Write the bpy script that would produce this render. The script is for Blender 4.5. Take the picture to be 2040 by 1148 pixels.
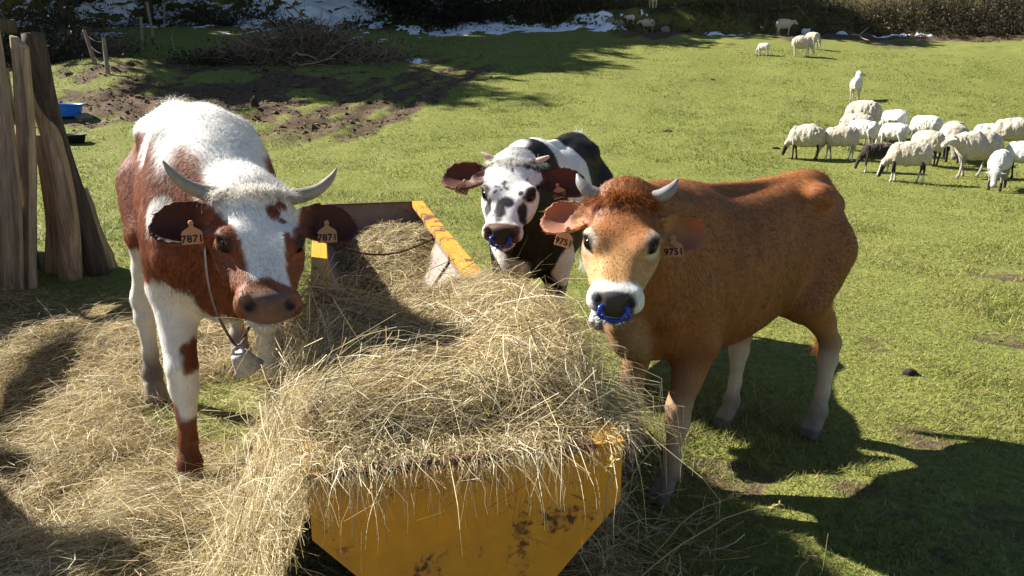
import bpy, bmesh, math, random
import numpy as np
from mathutils import Vector, Matrix

for _o in list(bpy.data.objects): bpy.data.objects.remove(_o)
SC = bpy.context.scene
COL = SC.collection
R = math.radians

# ---------------------------------------------------------------- camera
CAM_H, PITCH, FPX = 1.65, R(15.0), 1571.0          # focal length in pixels of a 2040 px wide frame
cam_d = bpy.data.cameras.new('camera'); cam = bpy.data.objects.new('camera', cam_d); COL.objects.link(cam)
cam.location = (0, 0, CAM_H); cam.rotation_euler = (R(90) - PITCH, 0, 0)
cam_d.sensor_width = 36; cam_d.lens = 36 * FPX / 2040; cam_d.clip_end = 2000; cam_d.clip_start = .02
SC.camera = cam

# ---------------------------------------------------------------- light
SUN_AZ, SUN_EL = R(25), R(38)                        # shadows run to the right and a little towards the camera
TRAVEL = Vector((math.cos(SUN_AZ) * math.cos(SUN_EL), -math.sin(SUN_AZ) * math.cos(SUN_EL), -math.sin(SUN_EL)))
W = bpy.data.worlds.new('World'); SC.world = W; W.use_nodes = True
nt = W.node_tree; nt.nodes.clear()
sky = nt.nodes.new('ShaderNodeTexSky'); sky.sky_type = 'NISHITA'; sky.sun_disc = False
sky.sun_elevation = SUN_EL; sky.sun_rotation = math.atan2(-TRAVEL.x, -TRAVEL.y) % (2 * math.pi)
sky.altitude = 900; sky.air_density = 1.0; sky.dust_density = .6
bg = nt.nodes.new('ShaderNodeBackground'); bg.inputs['Strength'].default_value = .046
wo = nt.nodes.new('ShaderNodeOutputWorld')
nt.links.new(sky.outputs[0], bg.inputs[0]); nt.links.new(bg.outputs[0], wo.inputs[0])
sl = bpy.data.lights.new('sun', 'SUN'); sl.energy = 5.0; sl.angle = R(.53); sl.color = (1, .95, .86)
sun = bpy.data.objects.new('sun', sl); COL.objects.link(sun)
sun.rotation_euler = TRAVEL.to_track_quat('-Z', 'Y').to_euler(); sun.location = (-20, 10, 30)
VS = SC.view_settings
VS.view_transform = 'Standard'; VS.look = 'None'; VS.exposure = 1.45; VS.gamma = 1; VS.use_curve_mapping = False
SC.cycles.max_bounces = 6; SC.cycles.diffuse_bounces = 3; SC.cycles.transparent_max_bounces = 8

RNG = np.random.default_rng(7)
random.seed(7)

# ---------------------------------------------------------------- helpers
def tag(o, label=None, cat=None, group=None, kind=None):
    if label: o['label'] = label
    if cat: o['category'] = cat
    if group: o['group'] = group
    if kind: o['kind'] = kind
    return o
def empty(name, loc=(0, 0, 0), rz=0, parent=None):
    o = bpy.data.objects.new(name, None); o.empty_display_size = .1
    o.location = loc; o.rotation_euler = (0, 0, rz); COL.objects.link(o); o.parent = parent
    return o
def mesh_np(name, V, F, cols=None, smooth=False, attrs=None):
    """F: (M,3) or (M,4) index array or list of such arrays"""
    me = bpy.data.meshes.new(name)
    Fs = F if isinstance(F, list) else [F]
    Fs = [np.asarray(f, np.int32) for f in Fs if len(f)]
    V = np.asarray(V, np.float32)
    me.vertices.add(len(V)); me.vertices.foreach_set('co', V.ravel())
    nl = sum(f.size for f in Fs); nf = sum(len(f) for f in Fs)
    me.loops.add(nl); me.polygons.add(nf)
    me.loops.foreach_set('vertex_index', np.concatenate([f.ravel() for f in Fs]))
    tot = np.concatenate([np.full(len(f), f.shape[1], np.int32) for f in Fs])
    st = np.concatenate([[0], np.cumsum(tot)[:-1]]).astype(np.int32)
    me.polygons.foreach_set('loop_start', st); me.polygons.foreach_set('loop_total', tot)
    me.polygons.foreach_set('use_smooth', np.full(nf, smooth, bool))
    if cols is not None:
        a = me.attributes.new('col', 'FLOAT_COLOR', 'POINT')
        c = np.ones((len(V), 4), np.float32); c[:, :3] = cols
        a.data.foreach_set('color', c.ravel())
    for k, arr in (attrs or {}).items():
        a = me.attributes.new(k, 'FLOAT', 'POINT'); a.data.foreach_set('value', np.asarray(arr, np.float32))
    me.update(); me.validate(verbose=False)
    return me
def obj(name, me, mat=None, parent=None, loc=None, rot=None):
    o = bpy.data.objects.new(name, me); COL.objects.link(o)
    if mat is not None and not me.materials: me.materials.append(mat)
    if parent is not None: o.parent = parent
    if loc is not None: o.location = loc
    if rot is not None: o.rotation_euler = rot
    return o
def bm_mesh(name, bm, smooth=False):
    me = bpy.data.meshes.new(name); bm.to_mesh(me); bm.free()
    if smooth: me.polygons.foreach_set('use_smooth', np.ones(len(me.polygons), bool))
    return me
def norm(v): v = np.asarray(v, float); return v / (np.linalg.norm(v, axis=-1, keepdims=True) + 1e-12)

# value noise -----------------------------------------------------
_G = np.random.default_rng(3).random((64, 64, 64)).astype(np.float32) * 2 - 1
_GF = _G.ravel()
def noise3(P, f=1.0, o=0.0):
    P = np.asarray(P, np.float32) * np.float32(f) + np.float32(o)
    fl = np.floor(P); t = P - fl; t = t * t * (3 - 2 * t); i = fl.astype(np.int32) & 63; j = (i + 1) & 63
    x0 = i[:, 0] << 12; x1 = j[:, 0] << 12; y0 = i[:, 1] << 6; y1 = j[:, 1] << 6; z0 = i[:, 2]; z1 = j[:, 2]; a, b, c = t[:, 0], t[:, 1], t[:, 2]
    g = lambda x, y, z: _GF.take(x + y + z)
    p = g(x0, y0, z0); p += (g(x1, y0, z0) - p) * a; q = g(x0, y1, z0); q += (g(x1, y1, z0) - q) * a; p += (q - p) * b
    r = g(x0, y0, z1); r += (g(x1, y0, z1) - r) * a; q = g(x0, y1, z1); q += (g(x1, y1, z1) - q) * a; r += (q - r) * b
    return p + (r - p) * c
def noise2(P, f, o, k):
    P = np.asarray(P, np.float32) * np.float32(f) + np.float32(o)
    fl = np.floor(P); t = P - fl; t = t * t * (3 - 2 * t); i = fl.astype(np.int32) & 63; j = (i + 1) & 63
    x0 = i[:, 0] << 12; x1 = j[:, 0] << 12; y0 = (i[:, 1] << 6) + k; y1 = (j[:, 1] << 6) + k; a, b = t[:, 0], t[:, 1]
    p = _GF.take(x0 + y0); p += (_GF.take(x1 + y0) - p) * a; q = _GF.take(x0 + y1); q += (_GF.take(x1 + y1) - q) * a
    return p + (q - p) * b
def fbm(P, f=1.0, n=4, o=0.0):
    s = 0; a = 1; tot = 0
    for k in range(n): s = s + a * noise3(P, f * 2.03 ** k, o + 11.3 * k); tot += a; a *= .5
    return s / tot
def n2(x, y, f=1.0, n=4, o=0.0):
    x = np.asarray(x, float); sh = x.shape; P = np.stack([x.ravel(), np.asarray(y, float).ravel()], 1); s = 0; a = 1; tot = 0
    for k in range(n): s = s + a * noise2(P, f * 2.03 ** k, o + 11.3 * k, int(o * 7 + k * 13) % 64); tot += a; a *= .5
    return (s / tot * 1.25).reshape(sh).astype(float)
def sstep(a, b, x): t = np.clip((x - a) / (b - a), 0, 1); return t * t * (3 - 2 * t)
def cub(x, xs, ys):
    """smooth (monotone-ish cubic) interpolation"""
    xs = np.asarray(xs, float); ys = np.asarray(ys, float); x = np.clip(x, xs[0], xs[-1])
    m = np.gradient(ys, xs)
    k = np.clip(np.searchsorted(xs, x) - 1, 0, len(xs) - 2); h = xs[k + 1] - xs[k]; t = (x - xs[k]) / h
    return (2*t**3 - 3*t**2 + 1) * ys[k] + (t**3 - 2*t**2 + t) * h * m[k] + (-2*t**3 + 3*t**2) * ys[k+1] + (t**3 - t**2) * h * m[k+1]
def mix(a, b, t): t = np.asarray(t)[..., None]; return np.asarray(a) * (1 - t) + np.asarray(b) * t

# ribbons ----------------------------------------------------------
def ribbons(pts, wdir, width, taper=True):
    """pts (N,K,3), wdir (N,3) or (N,K,3), width (N,) -> verts, quads"""
    N, K, _ = pts.shape
    wd = wdir[:, None, :] if wdir.ndim == 2 else wdir
    prof = np.ones(K)
    if taper: prof = np.linspace(1, .25, K)
    off = wd * (np.asarray(width)[:, None, None] * .5) * prof[None, :, None]
    V = np.stack([pts - off, pts + off], 2).reshape(N * K * 2, 3)
    b = (np.arange(N) * K * 2)[:, None] + (np.arange(K - 1) * 2)[None, :]
    F = np.stack([b, b + 1, b + 3, b + 2], -1).reshape(-1, 4)
    return V, F
def tube(path, rad, seg=8, cap=True):
    path = np.asarray(path, float); n = len(path); rad = np.broadcast_to(np.asarray(rad, float), (n,))
    T = norm(np.gradient(path, axis=0)); u = np.cross(T[0], [0, 0, 1.])
    if np.linalg.norm(u) < 1e-3: u = np.cross(T[0], [0, 1., 0])
    u = norm(u); V = []
    for i in range(n):
        u = norm(u - T[i] * np.dot(u, T[i])); w = np.cross(T[i], u)
        a = np.linspace(0, 2 * np.pi, seg, endpoint=False)
        V.append(path[i] + rad[i] * (np.cos(a)[:, None] * u + np.sin(a)[:, None] * w))
    V = np.concatenate(V); i = np.arange(n - 1)[:, None] * seg; k = np.arange(seg)[None]; k2 = (k + 1) % seg
    F = [np.stack([i + k, i + k2, i + seg + k2, i + seg + k], -1).reshape(-1, 4)]
    if cap:
        V = np.concatenate([V, path[:1], path[-1:]]); a = len(V) - 2; k = np.arange(seg); k2 = (k + 1) % seg
        F.append(np.stack([np.full(seg, a), k2, k], -1)); o = (n - 1) * seg
        F.append(np.stack([np.full(seg, a + 1), o + k, o + k2], -1))
    return V, F
def joinVF(parts):
    Vs = []; Q = []; T = []; o = 0
    for V, F in parts:
        for f in (F if isinstance(F, list) else [F]):
            (Q if f.shape[1] == 4 else T).append(f + o)
        Vs.append(V); o += len(V)
    Fs = []
    if Q: Fs.append(np.concatenate(Q))
    if T: Fs.append(np.concatenate(T))
    return np.concatenate(Vs), Fs
def boxVF(c, s, rot=None):
    c = np.asarray(c, float); s = np.asarray(s, float) / 2
    V = np.array([[x, y, z] for x in (-1, 1) for y in (-1, 1) for z in (-1, 1)], float) * s
    if rot is not None: V = V @ np.asarray(rot).T
    F = np.array([[0, 1, 3, 2], [4, 6, 7, 5], [0, 4, 5, 1], [2, 3, 7, 6], [0, 2, 6, 4], [1, 5, 7, 3]])
    return V + c, [F]
def bevel(o, w=.004, seg=2):
    m = o.modifiers.new('bevel', 'BEVEL'); m.width = w; m.segments = seg; m.limit_method = 'ANGLE'; return o

# materials ---------------------------------------------------------
class NT:
    def __init__(s, name):
        s.m = bpy.data.materials.new(name); s.m.use_nodes = True; s.t = s.m.node_tree; s.t.nodes.clear()
        s.out = s.n('ShaderNodeOutputMaterial')
    def n(s, typ, **kw):
        x = s.t.nodes.new(typ)
        for k, v in kw.items():
            if k in x.inputs.keys() if hasattr(x.inputs, 'keys') else False: x.inputs[k].default_value = v
            else: setattr(x, k, v)
        return x
    def l(s, a, b): s.t.links.new(a, b); return b
    def noise(s, scale, detail=4, rough=.55, vec=None):
        x = s.n('ShaderNodeTexNoise'); x.inputs['Scale'].default_value = scale; x.inputs['Detail'].default_value = detail
        x.inputs['Roughness'].default_value = rough
        if vec is not None: s.l(vec, x.inputs['Vector'])
        return x.outputs['Fac']
    def coord(s, which='Object'):
        return s.n('ShaderNodeTexCoord').outputs[which]
    def ramp(s, fac, stops):
        r = s.n('ShaderNodeValToRGB'); e = r.color_ramp.elements
        while len(e) < len(stops): e.new(.5)
        for q, (p, c) in zip(e, stops):
            q.position = p; q.color = (*(c if hasattr(c, '__len__') else (c,) * 3), 1)
        s.l(fac, r.inputs[0]); return r.outputs[0]
    def mixc(s, fac, a, b, mode='MIX'):
        m = s.n('ShaderNodeMix'); m.data_type = 'RGBA'; m.blend_type = mode
        for v, i in ((fac, 0), (a, 6), (b, 7)):
            if hasattr(v, 'links'): s.l(v, m.inputs[i])
            else: m.inputs[i].default_value = v if i == 0 else (*v, 1)
        return m.outputs[2]
    def math(s, op, a, b=0.0, c=0.0):
        m = s.n('ShaderNodeMath'); m.operation = op
        for i, v in enumerate((a, b, c)):
            if hasattr(v, 'links'): s.l(v, m.inputs[i])
            else: m.inputs[i].default_value = v
        return m.outputs[0]
    def attr(s, name, out='Color'):
        a = s.n('ShaderNodeAttribute'); a.attribute_name = name; return a.outputs[out]
    def bump(s, h, dist=.01, strength=.5):
        b = s.n('ShaderNodeBump'); b.inputs['Distance'].default_value = dist; b.inputs['Strength'].default_value = strength
        s.l(h, b.inputs['Height']); return b.outputs[0]
    def bsdf(s, col, rough=.7, spec=.3, metal=0.0, normal=None, trans=0.0, tcol=None, sheen=0.0):
        b = s.n('ShaderNodeBsdfPrincipled')
        if hasattr(col, 'links'): s.l(col, b.inputs['Base Color'])
        else: b.inputs['Base Color'].default_value = (*col, 1)
        if hasattr(rough, 'links'): s.l(rough, b.inputs['Roughness'])
        else: b.inputs['Roughness'].default_value = rough
        if hasattr(metal, 'links'): s.l(metal, b.inputs['Metallic'])
        else: b.inputs['Metallic'].default_value = metal
        b.inputs['Specular IOR Level'].default_value = spec
        if sheen: b.inputs['Sheen Weight'].default_value = sheen; b.inputs['Sheen Roughness'].default_value = .4
        if normal is not None: s.l(normal, b.inputs['Normal'])
        sh = b.outputs[0]
        if trans != 0.0:
            t = s.n('ShaderNodeBsdfTranslucent'); tc = tcol if tcol is not None else col
            if hasattr(tc, 'links'): s.l(tc, t.inputs[0])
            else: t.inputs[0].default_value = (*tc, 1)
            mx = s.n('ShaderNodeMixShader')
            if hasattr(trans, 'links'): s.l(trans, mx.inputs[0])
            else: mx.inputs[0].default_value = trans
            s.l(sh, mx.inputs[1]); s.l(t.outputs[0], mx.inputs[2]); sh = mx.outputs[0]
        s.l(sh, s.out.inputs[0]); return s.m
# ================================================================ terrain
def tz0(x, y):
    x = np.asarray(x, float); y = np.asarray(y, float)
    z = .16 * 1.5 * np.logaddexp(0, (y - 14.5) / 1.5)
    edge = 37.0 - .04 * x + 1.2 * n2(x, y * .1, .25, 3, 2.0)
    right = sstep(1, 6, x)
    z = z + right * .75 * sstep(0, .9, y - edge) + .30 * np.maximum(y - edge - 1.0, 0) * sstep(0, 6, y - edge) * (1 - .45 * sstep(50, 90, y))
    z = z + (1 - right) * .25 * sstep(-3, 2, y - edge)
    z = z + .55 * np.exp(-(((x + 13.2) / 2.3) ** 2 + ((y - 25.5) / 2.2) ** 2))          # grassy hump by the fence
    z = z + .22 * n2(x, y, .12, 3, 4.0) * sstep(12, 30, y) + .10 * n2(x, y, .35, 3, 9.0) * sstep(6, 14, y)
    return z
def dirt_f(x, y):
    q = 1.15 - np.sqrt(((x + 8.0) / 7.6) ** 2 + ((y - 23.2 - .10 * (x + 7.5)) / 6.6) ** 2) + .75 * n2(x, y, .45, 4, 3.0) + .55 * n2(x, y, 1.7, 3, 13.0)
    d = sstep(.25, 1.1, q)
    for cx, cy, r in ((1.95, 3.42, .24), (1.72, 3.0, .2), (1.5, 2.95, .16), (3.2, 4.9, .3), (4.2, 6.6, .35), (.9, 3.1, .3)):
        d = np.maximum(d, .62 * sstep(.1, .7, 1 - np.hypot((x - cx) / r, (y - cy) / r * 1.3) + .7 * n2(x, y, 3.0, 3, 1.0)))
    track = np.abs((x + 3.2) - .25 * (y - 22) - .3 * n2(x, y, .3, 2, 5)); track = np.minimum(track, np.abs(track - .9))
    d = np.maximum(d, .8 * sstep(.55, .2, track + .35 * n2(x, y, 1.2, 3, 7)) * sstep(15, 18, y) * sstep(30, 26, y) * (x < 1))
    d = np.maximum(d, .55 * sstep(.1, .5, n2(x, y, .45, 4, 17.0) - .05) * sstep(4.5, 2, np.abs(y - 34.8 + .03 * x)) * (x > 2))
    d = np.maximum(d, .35 * sstep(.30, .55, n2(x, y, .9, 3, 23.0)) * sstep(9, 5, y) * (y > 2))
    d = np.maximum(d, .5 * sstep(.30, .55, n2(x, y, 2.6, 4, 83.0)) * sstep(8, 4, y) * (y > 1) * (x > .3))
    ed = y - (37.0 - .04 * x + 1.2 * n2(x, y * .1, .25, 3, 2.0)); d = np.maximum(d, sstep(-2.6, -1.2, ed + .9 * n2(x, y, .8, 3, 29.0)) * (ed < 1) * sstep(3, 6, x))
    return np.clip(d, 0, 1)
TA = np.array((-.232, .973)); TB = np.array((.973, .232)); T0 = np.array((-.100, 1.805)); TL, THW, TRIM = 4.25, .402, .72   # feed trough frame
def to_ab(x, y): dx, dy = x - T0[0], y - T0[1]; return dx * TA[0] + dy * TA[1], dx * TB[0] + dy * TB[1]
def from_ab(a, b): return T0[0] + a * TA[0] + b * TB[0], T0[1] + a * TA[1] + b * TB[1]
def hay_f(x, y):
    """how thickly the ground is strewn with hay"""
    a, b = to_ab(x, y); nz = n2(x, y, .9, 4, 12.0)
    left = sstep(-.25, -.45, b) * sstep(6.3, 5.0, y + .9 * nz) * sstep(-6.5, -5.0, x)
    bare = np.exp(-(((x + 1.55) / .35) ** 2 + ((y - 3.75) / .35) ** 2)) + np.exp(-(((x + 1.0) / .28) ** 2 + ((y - 3.25) / .3) ** 2))
    bare = bare + .6 * np.exp(-(((x + 1.36) / .16) ** 2 + ((y - 2.85) / .16) ** 2)); left = left * (1 - .75 * sstep(.25, .6, bare)) * (.72 + .5 * sstep(-.3, .3, nz))
    right = .55 * sstep(.62, .40, b + .25 * nz) * sstep(3.4, 2.2, y) * (b > -.3)
    front = .8 * sstep(.3, -.2, a) * sstep(.5, -.3, b + .2 * nz)
    return np.clip(np.maximum(np.maximum(left, right), front), 0, 1)
def hill_f(x, y): return sstep(-1.2, .2, y - (37.0 - .04 * x + 1.2 * n2(x, y * .1, .25, 3, 2.0)))
def tz(x, y):
    x = np.asarray(x, float); y = np.asarray(y, float); z = tz0(x, y); d = dirt_f(x, y); h = hay_f(x, y)
    z = z + d * (y > 12) * (.17 * n2(x, y, 1.8, 5, 6.0) - .03) - .02 * d * (y <= 12)
    z = z + h * (.05 + .09 * n2(x, y, 1.5, 3, 8.0) + .03 * n2(x, y, 7, 3, 2.0))
    z = z + hill_f(x, y) * .35 * n2(x, y, .6, 4, 21.0)
    return z + .018 * n2(x, y, 1.3, 3, 14.0)
def tz1(x, y): return float(tz(np.array([x]), np.array([y]))[0])
def ray_ground(px, py):
    """where the line of sight through a picture point meets the ground"""
    u = (px - 1020) / FPX; v = (py - 574) / FPX
    d = np.array([u, math.cos(PITCH) - v * math.sin(PITCH), -math.sin(PITCH) - v * math.cos(PITCH)])
    t = np.geomspace(1, 90, 900); P = np.array([0, 0, CAM_H]) + t[:, None] * d
    g = P[:, 2] - tz0(P[:, 0], P[:, 1]); k = np.argmax(g < 0)
    if g.min() > 0: return None
    w = g[k - 1] / (g[k - 1] - g[k]); p = P[k - 1] * (1 - w) + P[k] * w
    return p
def at(px, py, y):
    u = (px - 1020) / FPX; v = (py - 574) / FPX
    d = np.array([u, math.cos(PITCH) - v * math.sin(PITCH), -math.sin(PITCH) - v * math.cos(PITCH)])
    return np.array([0, 0, CAM_H]) + d * (y / d[1])

rr = np.concatenate([[.25], np.geomspace(.6, 60, 470), np.geomspace(64, 420, 26)])
aa = np.concatenate([np.linspace(-180, -46, 50, endpoint=False), np.linspace(-46, 46, 520, endpoint=False), np.linspace(46, 180, 50, endpoint=False)]) * math.pi / 180
RR, AA = np.meshgrid(rr, aa, indexing='ij'); GX = RR * np.sin(AA); GY = RR * np.cos(AA); GZ = tz(GX, GY)
nr, na = GX.shape; I = np.arange(nr * na).reshape(nr, na)
q = np.stack([I[:-1, :], np.roll(I, -1, 1)[:-1, :], np.roll(I, -1, 1)[1:, :], I[1:, :]], -1).reshape(-1, 4)
gV = np.stack([GX.ravel(), GY.ravel(), GZ.ravel()], 1); gV = np.concatenate([gV, [[0, 0, tz1(0, 0)]]])
tri = np.stack([np.full(na, nr * na), np.roll(I[0], -1), I[0]], -1)
gx, gy = gV[:, 0], gV[:, 1]
m = NT('ground'); P = m.coord()
big = m.noise(.35, 4, .6, P); mid = m.noise(2.2, 5, .65, P); fin = m.noise(22, 4, .7, P); vf = m.noise(110, 3, .7, P)
grass = m.mixc(mid, (.116, .146, .026), (.232, .246, .066)); grass = m.mixc(m.math('MULTIPLY', big, .55), grass, (.24, .230, .068))
grass = m.mixc(.75, grass, m.ramp(fin, [(.25, .35), (.5, .9), (.75, 1.55)]), 'MULTIPLY')
soil = m.mixc(mid, (.060, .040, .026), (.17, .115, .074)); soil = m.mixc(.8, soil, m.ramp(fin, [(.25, .4), (.75, 1.5)]), 'MULTIPLY')
da = m.attr('dirt', 'Fac'); dm = m.math('ADD', da, m.math('MULTIPLY', m.math('SUBTRACT', m.noise(5, 5, .7, P), .5), 1.3)); dm = m.ramp(dm, [(.30, 0.0), (.72, 1.0)])
c = m.mixc(dm, grass, soil)
ha = m.attr('hay', 'Fac'); hm = m.ramp(m.math('ADD', ha, m.math('MULTIPLY', m.math('SUBTRACT', fin, .5), .9)), [(.35, 0.0), (.65, 1.0)])
hcol = m.mixc(fin, (.10, .07, .03), (.33, .24, .10)); hcol = m.mixc(.8, hcol, m.ramp(vf, [(.3, .35), (.7, 1.4)]), 'MULTIPLY')
c = m.mixc(hm, c, hcol)
hl = m.attr('hill', 'Fac'); hc = m.mixc(mid, (.026, .022, .012), (.10, .085, .034)); hc = m.mixc(m.ramp(big, [(.40, 0.0), (.55, 1.0)]), hc, (.17, .155, .040)); hc = m.mixc(.8, hc, m.ramp(fin, [(.25, .35), (.75, 1.6)]), 'MULTIPLY')
c = m.mixc(hl, c, hc)
bh = m.math('ADD', m.math('MULTIPLY', mid, .5), m.math('ADD', fin, m.math('MULTIPLY', vf, .35)))
M_GROUND = m.bsdf(c, .95, .1, normal=m.bump(bh, .05, .7))
g = obj('ground', mesh_np('ground', gV, [q, tri], smooth=True, attrs={'dirt': dirt_f(gx, gy), 'hay': hay_f(gx, gy), 'hill': hill_f(gx, gy)}), M_GROUND); tag(g, kind='structure')

# ---------------------------------------------------------------- grass blades
def grass_patch():
    n = 430000; r = np.exp(RNG.uniform(math.log(1.6), math.log(34), n)); a = RNG.uniform(R(-40), R(40), n)
    x, y = r * np.sin(a), r * np.cos(a)
    keep = (RNG.random(n) > np.maximum(dirt_f(x, y) * .97, sstep(.05, .45, hay_f(x, y)))) & (RNG.random(n) < .45 + .75 * sstep(-.35, .35, n2(x, y, 2.5, 3, 31)))
    ta, tb = to_ab(x, y); keep &= ~((np.abs(tb) < .5) & (ta > -.1) & (ta < TL + .1)); keep &= hill_f(x, y) < .5
    x, y, r = x[keep], y[keep], r[keep]; n = len(x); z = tz(x, y)
    tuft = .6 + .8 * sstep(-.3, .5, n2(x, y, 1.1, 3, 41)) + .45 * sstep(.35, .6, n2(x, y, .8, 3, 51))
    L = (.018 + .022 * RNG.random(n)) * tuft * (1 + .012 * r); wd = .0028 + .00105 * r
    th = RNG.uniform(0, 2 * np.pi, n); ln = RNG.uniform(.2, 2.2, n)
    b = np.stack([x, y, z - .004], 1); tip = b + np.stack([np.cos(th) * ln * L, np.sin(th) * ln * L, L], 1)
    sd = np.stack([-np.sin(th), np.cos(th), 0 * th], 1) * wd[:, None] * .5
    V = np.stack([b - sd, b + sd, tip], 1).reshape(-1, 3); F = np.arange(3 * n).reshape(-1, 3)
    t = np.clip(.5 + .5 * n2(x, y, .5, 3, 61) + .25 * RNG.normal(size=n), 0, 1)
    c = mix(np.array((.116, .160, .028)), np.array((.272, .282, .074)), t); dry = RNG.random(n) < .10 + .12 * (r < 9); c[dry] = (.34, .28, .11)
    c = c * (1 + .2 * RNG.normal(size=(n, 1))).clip(.5, 1.6)
    me = mesh_np('grass', V, F, np.repeat(c, 3, axis=0)); mm = NT('grass_blade')
    tag(obj('grass', me, mm.bsdf(mm.attr('col'), .55, .25, trans=.4)), 'short green pasture grass with dry blades', 'grass', kind='stuff')
grass_patch()

# ---------------------------------------------------------------- clods of turned soil
def clods():
    n = 16000; x = RNG.uniform(-16, 1, n); y = RNG.uniform(16, 33, n); keep = RNG.random(n) < dirt_f(x, y) ** 2; x, y = x[keep], y[keep]
    xn = RNG.uniform(.6, 5, 700); yn = RNG.uniform(2.4, 8, 700); kn = RNG.random(700) < dirt_f(xn, yn); nn = kn.sum()
    x = np.concatenate([x, xn[kn]]); y = np.concatenate([y, yn[kn]]); n = len(x)
    s = RNG.gamma(1.6, .018, n) + .008; s[n - nn:] *= .25
    base = np.array([(1, 0, 0), (-.5, .87, 0), (-.5, -.87, 0), (0, -.1, .42), (.45, .3, .36), (-.5, .4, .33), (0, 0, -.6)], float); fc = np.array([[0, 1, 4], [1, 5, 4], [4, 5, 3], [1, 2, 5], [5, 2, 3], [2, 0, 3], [0, 4, 3], [1, 0, 6], [2, 1, 6], [0, 2, 6]])
    th = RNG.uniform(0, 6.28, n); cs, sn = np.cos(th), np.sin(th); J = base[None] * (1 + .35 * RNG.normal(size=(n, 7, 1))) * s[:, None, None]
    V = np.stack([J[..., 0] * cs[:, None] - J[..., 1] * sn[:, None] + x[:, None], J[..., 0] * sn[:, None] + J[..., 1] * cs[:, None] + y[:, None], J[..., 2] + tz(x, y)[:, None]], -1).reshape(-1, 3)
    F = (fc[None] + (np.arange(n) * 7)[:, None, None]).reshape(-1, 3); cm = np.repeat(mix(np.array((.05, .034, .022)), np.array((.17, .115, .072)), RNG.random(n)), 7, axis=0)
    mm = NT('clod'); tag(obj('soil_clods', mesh_np('soil_clods', V, F, cm), mm.bsdf(mm.attr('col'), .95, .1)), 'clods of dark trampled soil', 'soil', kind='stuff')
clods()

# ---------------------------------------------------------------- old snow lying in the shade
def snow():
    x = np.linspace(-26, 20, 380); y = np.linspace(24, 62, 330); X, Y = np.meshgrid(x, y, indexing='ij')
    def zone(px, py, rx, ry): 
        p = ray_ground(px, py); return (p[0], p[1], rx, ry)
    M = np.full(X.shape, -2.0)
    for cx, cy, rx, ry, k in ((-2.3, 37.4, 2.6, 1.3, .9), (2.2, 37.2, 1.9, .8, .9), (-9.5, 40.5, 6.5, 4.0, .60), (-19, 43, 5, 6, .40), (-23, 38, 3, 4, .36), (-17.2, 33, 1.0, 2.2, .7), (-8.2, 30.4, 2.0, .8, .35),
                              (9.5, 36.1, 1.6, .4, .40), (13.5, 36.0, 1.6, .35, .30), (17, 36.0, 1.5, .35, .30), (7, 44.5, 3.0, 1.6, .5), (2.5, 47, 4, 3, .5), (-3.2, 28.6, .35, .5, .75), (-4, 47, 5, 5, .5), (11, 44, 1.2, 1, .4)):
        M = np.maximum(M, k * 1.15 - np.hypot((X - cx) / rx, (Y - cy) / ry) ** 1.3 * .75)
    H = M - .20 + .8 * n2(X, Y, 1.3, 4, 71.0) + .9 * n2(X, Y * 1.6, 3.4, 3, 5.0)
    Z = tz(X, Y) + np.clip(.10 * H, -.12, .09) + .004
    keep = H > -1.0
    I = np.arange(X.size).reshape(X.shape); qd = np.stack([I[:-1, :-1], I[1:, :-1], I[1:, 1:], I[:-1, 1:]], -1).reshape(-1, 4); kf = keep.ravel()[qd].any(1)
    qd = qd[kf]; used, inv = np.unique(qd, return_inverse=True); V = np.stack([X, Y, Z], -1).reshape(-1, 3)[used]
    mm = NT('snow'); tag(obj('snow', mesh_np('snow', V, inv.reshape(-1, 4), smooth=True), mm.bsdf(mm.mixc(mm.noise(6, 5, .6, mm.coord()), (.62, .66, .72), (.86, .88, .90)), .6, .3, normal=mm.bump(mm.noise(14, 4, .6, mm.coord()), .03, .5))), 'patches of old snow lying under the trees', 'snow', kind='stuff')
snow()

# ---------------------------------------------------------------- rough undergrowth on the slope
def undergrowth():
    n = 95000; x = RNG.uniform(-30, 26, n); y = RNG.uniform(34, 52, n); k = (RNG.random(n) < hill_f(x, y)) & (RNG.random(n) < sstep(-.25, .35, n2(x, y, .5, 4, 91)) * np.where(x > 5, .55, 1)); x, y = x[k], y[k]; n = len(x)
    c = np.stack([x, y, tz(x, y) + RNG.gamma(2, .07, n)], 1); d = norm(RNG.normal(size=(n, 3)) + [0, 0, .8]); s = norm(np.cross(d, RNG.normal(size=(n, 3)))); L = RNG.uniform(.08, .26, n)[:, None]
    V = np.stack([c - d * L * .5, c + s * L * .25, c + d * L * .6, c - s * L * .25], 1).reshape(-1, 3); col = mix(np.array((.030, .028, .013)), np.array((.15, .12, .052)), np.clip(RNG.random(n) * .6 + .6 * (x > 4) * RNG.random(n), 0, 1))
    mm = NT('undergrowth'); tag(obj('undergrowth', mesh_np('undergrowth', V, np.arange(4 * n).reshape(-1, 4), np.repeat(col, 4, axis=0)), mm.bsdf(mm.attr('col'), .8, .1, trans=.2)), 'rough dark heather and bracken on the slope', 'undergrowth', kind='stuff')
undergrowth()
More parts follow.
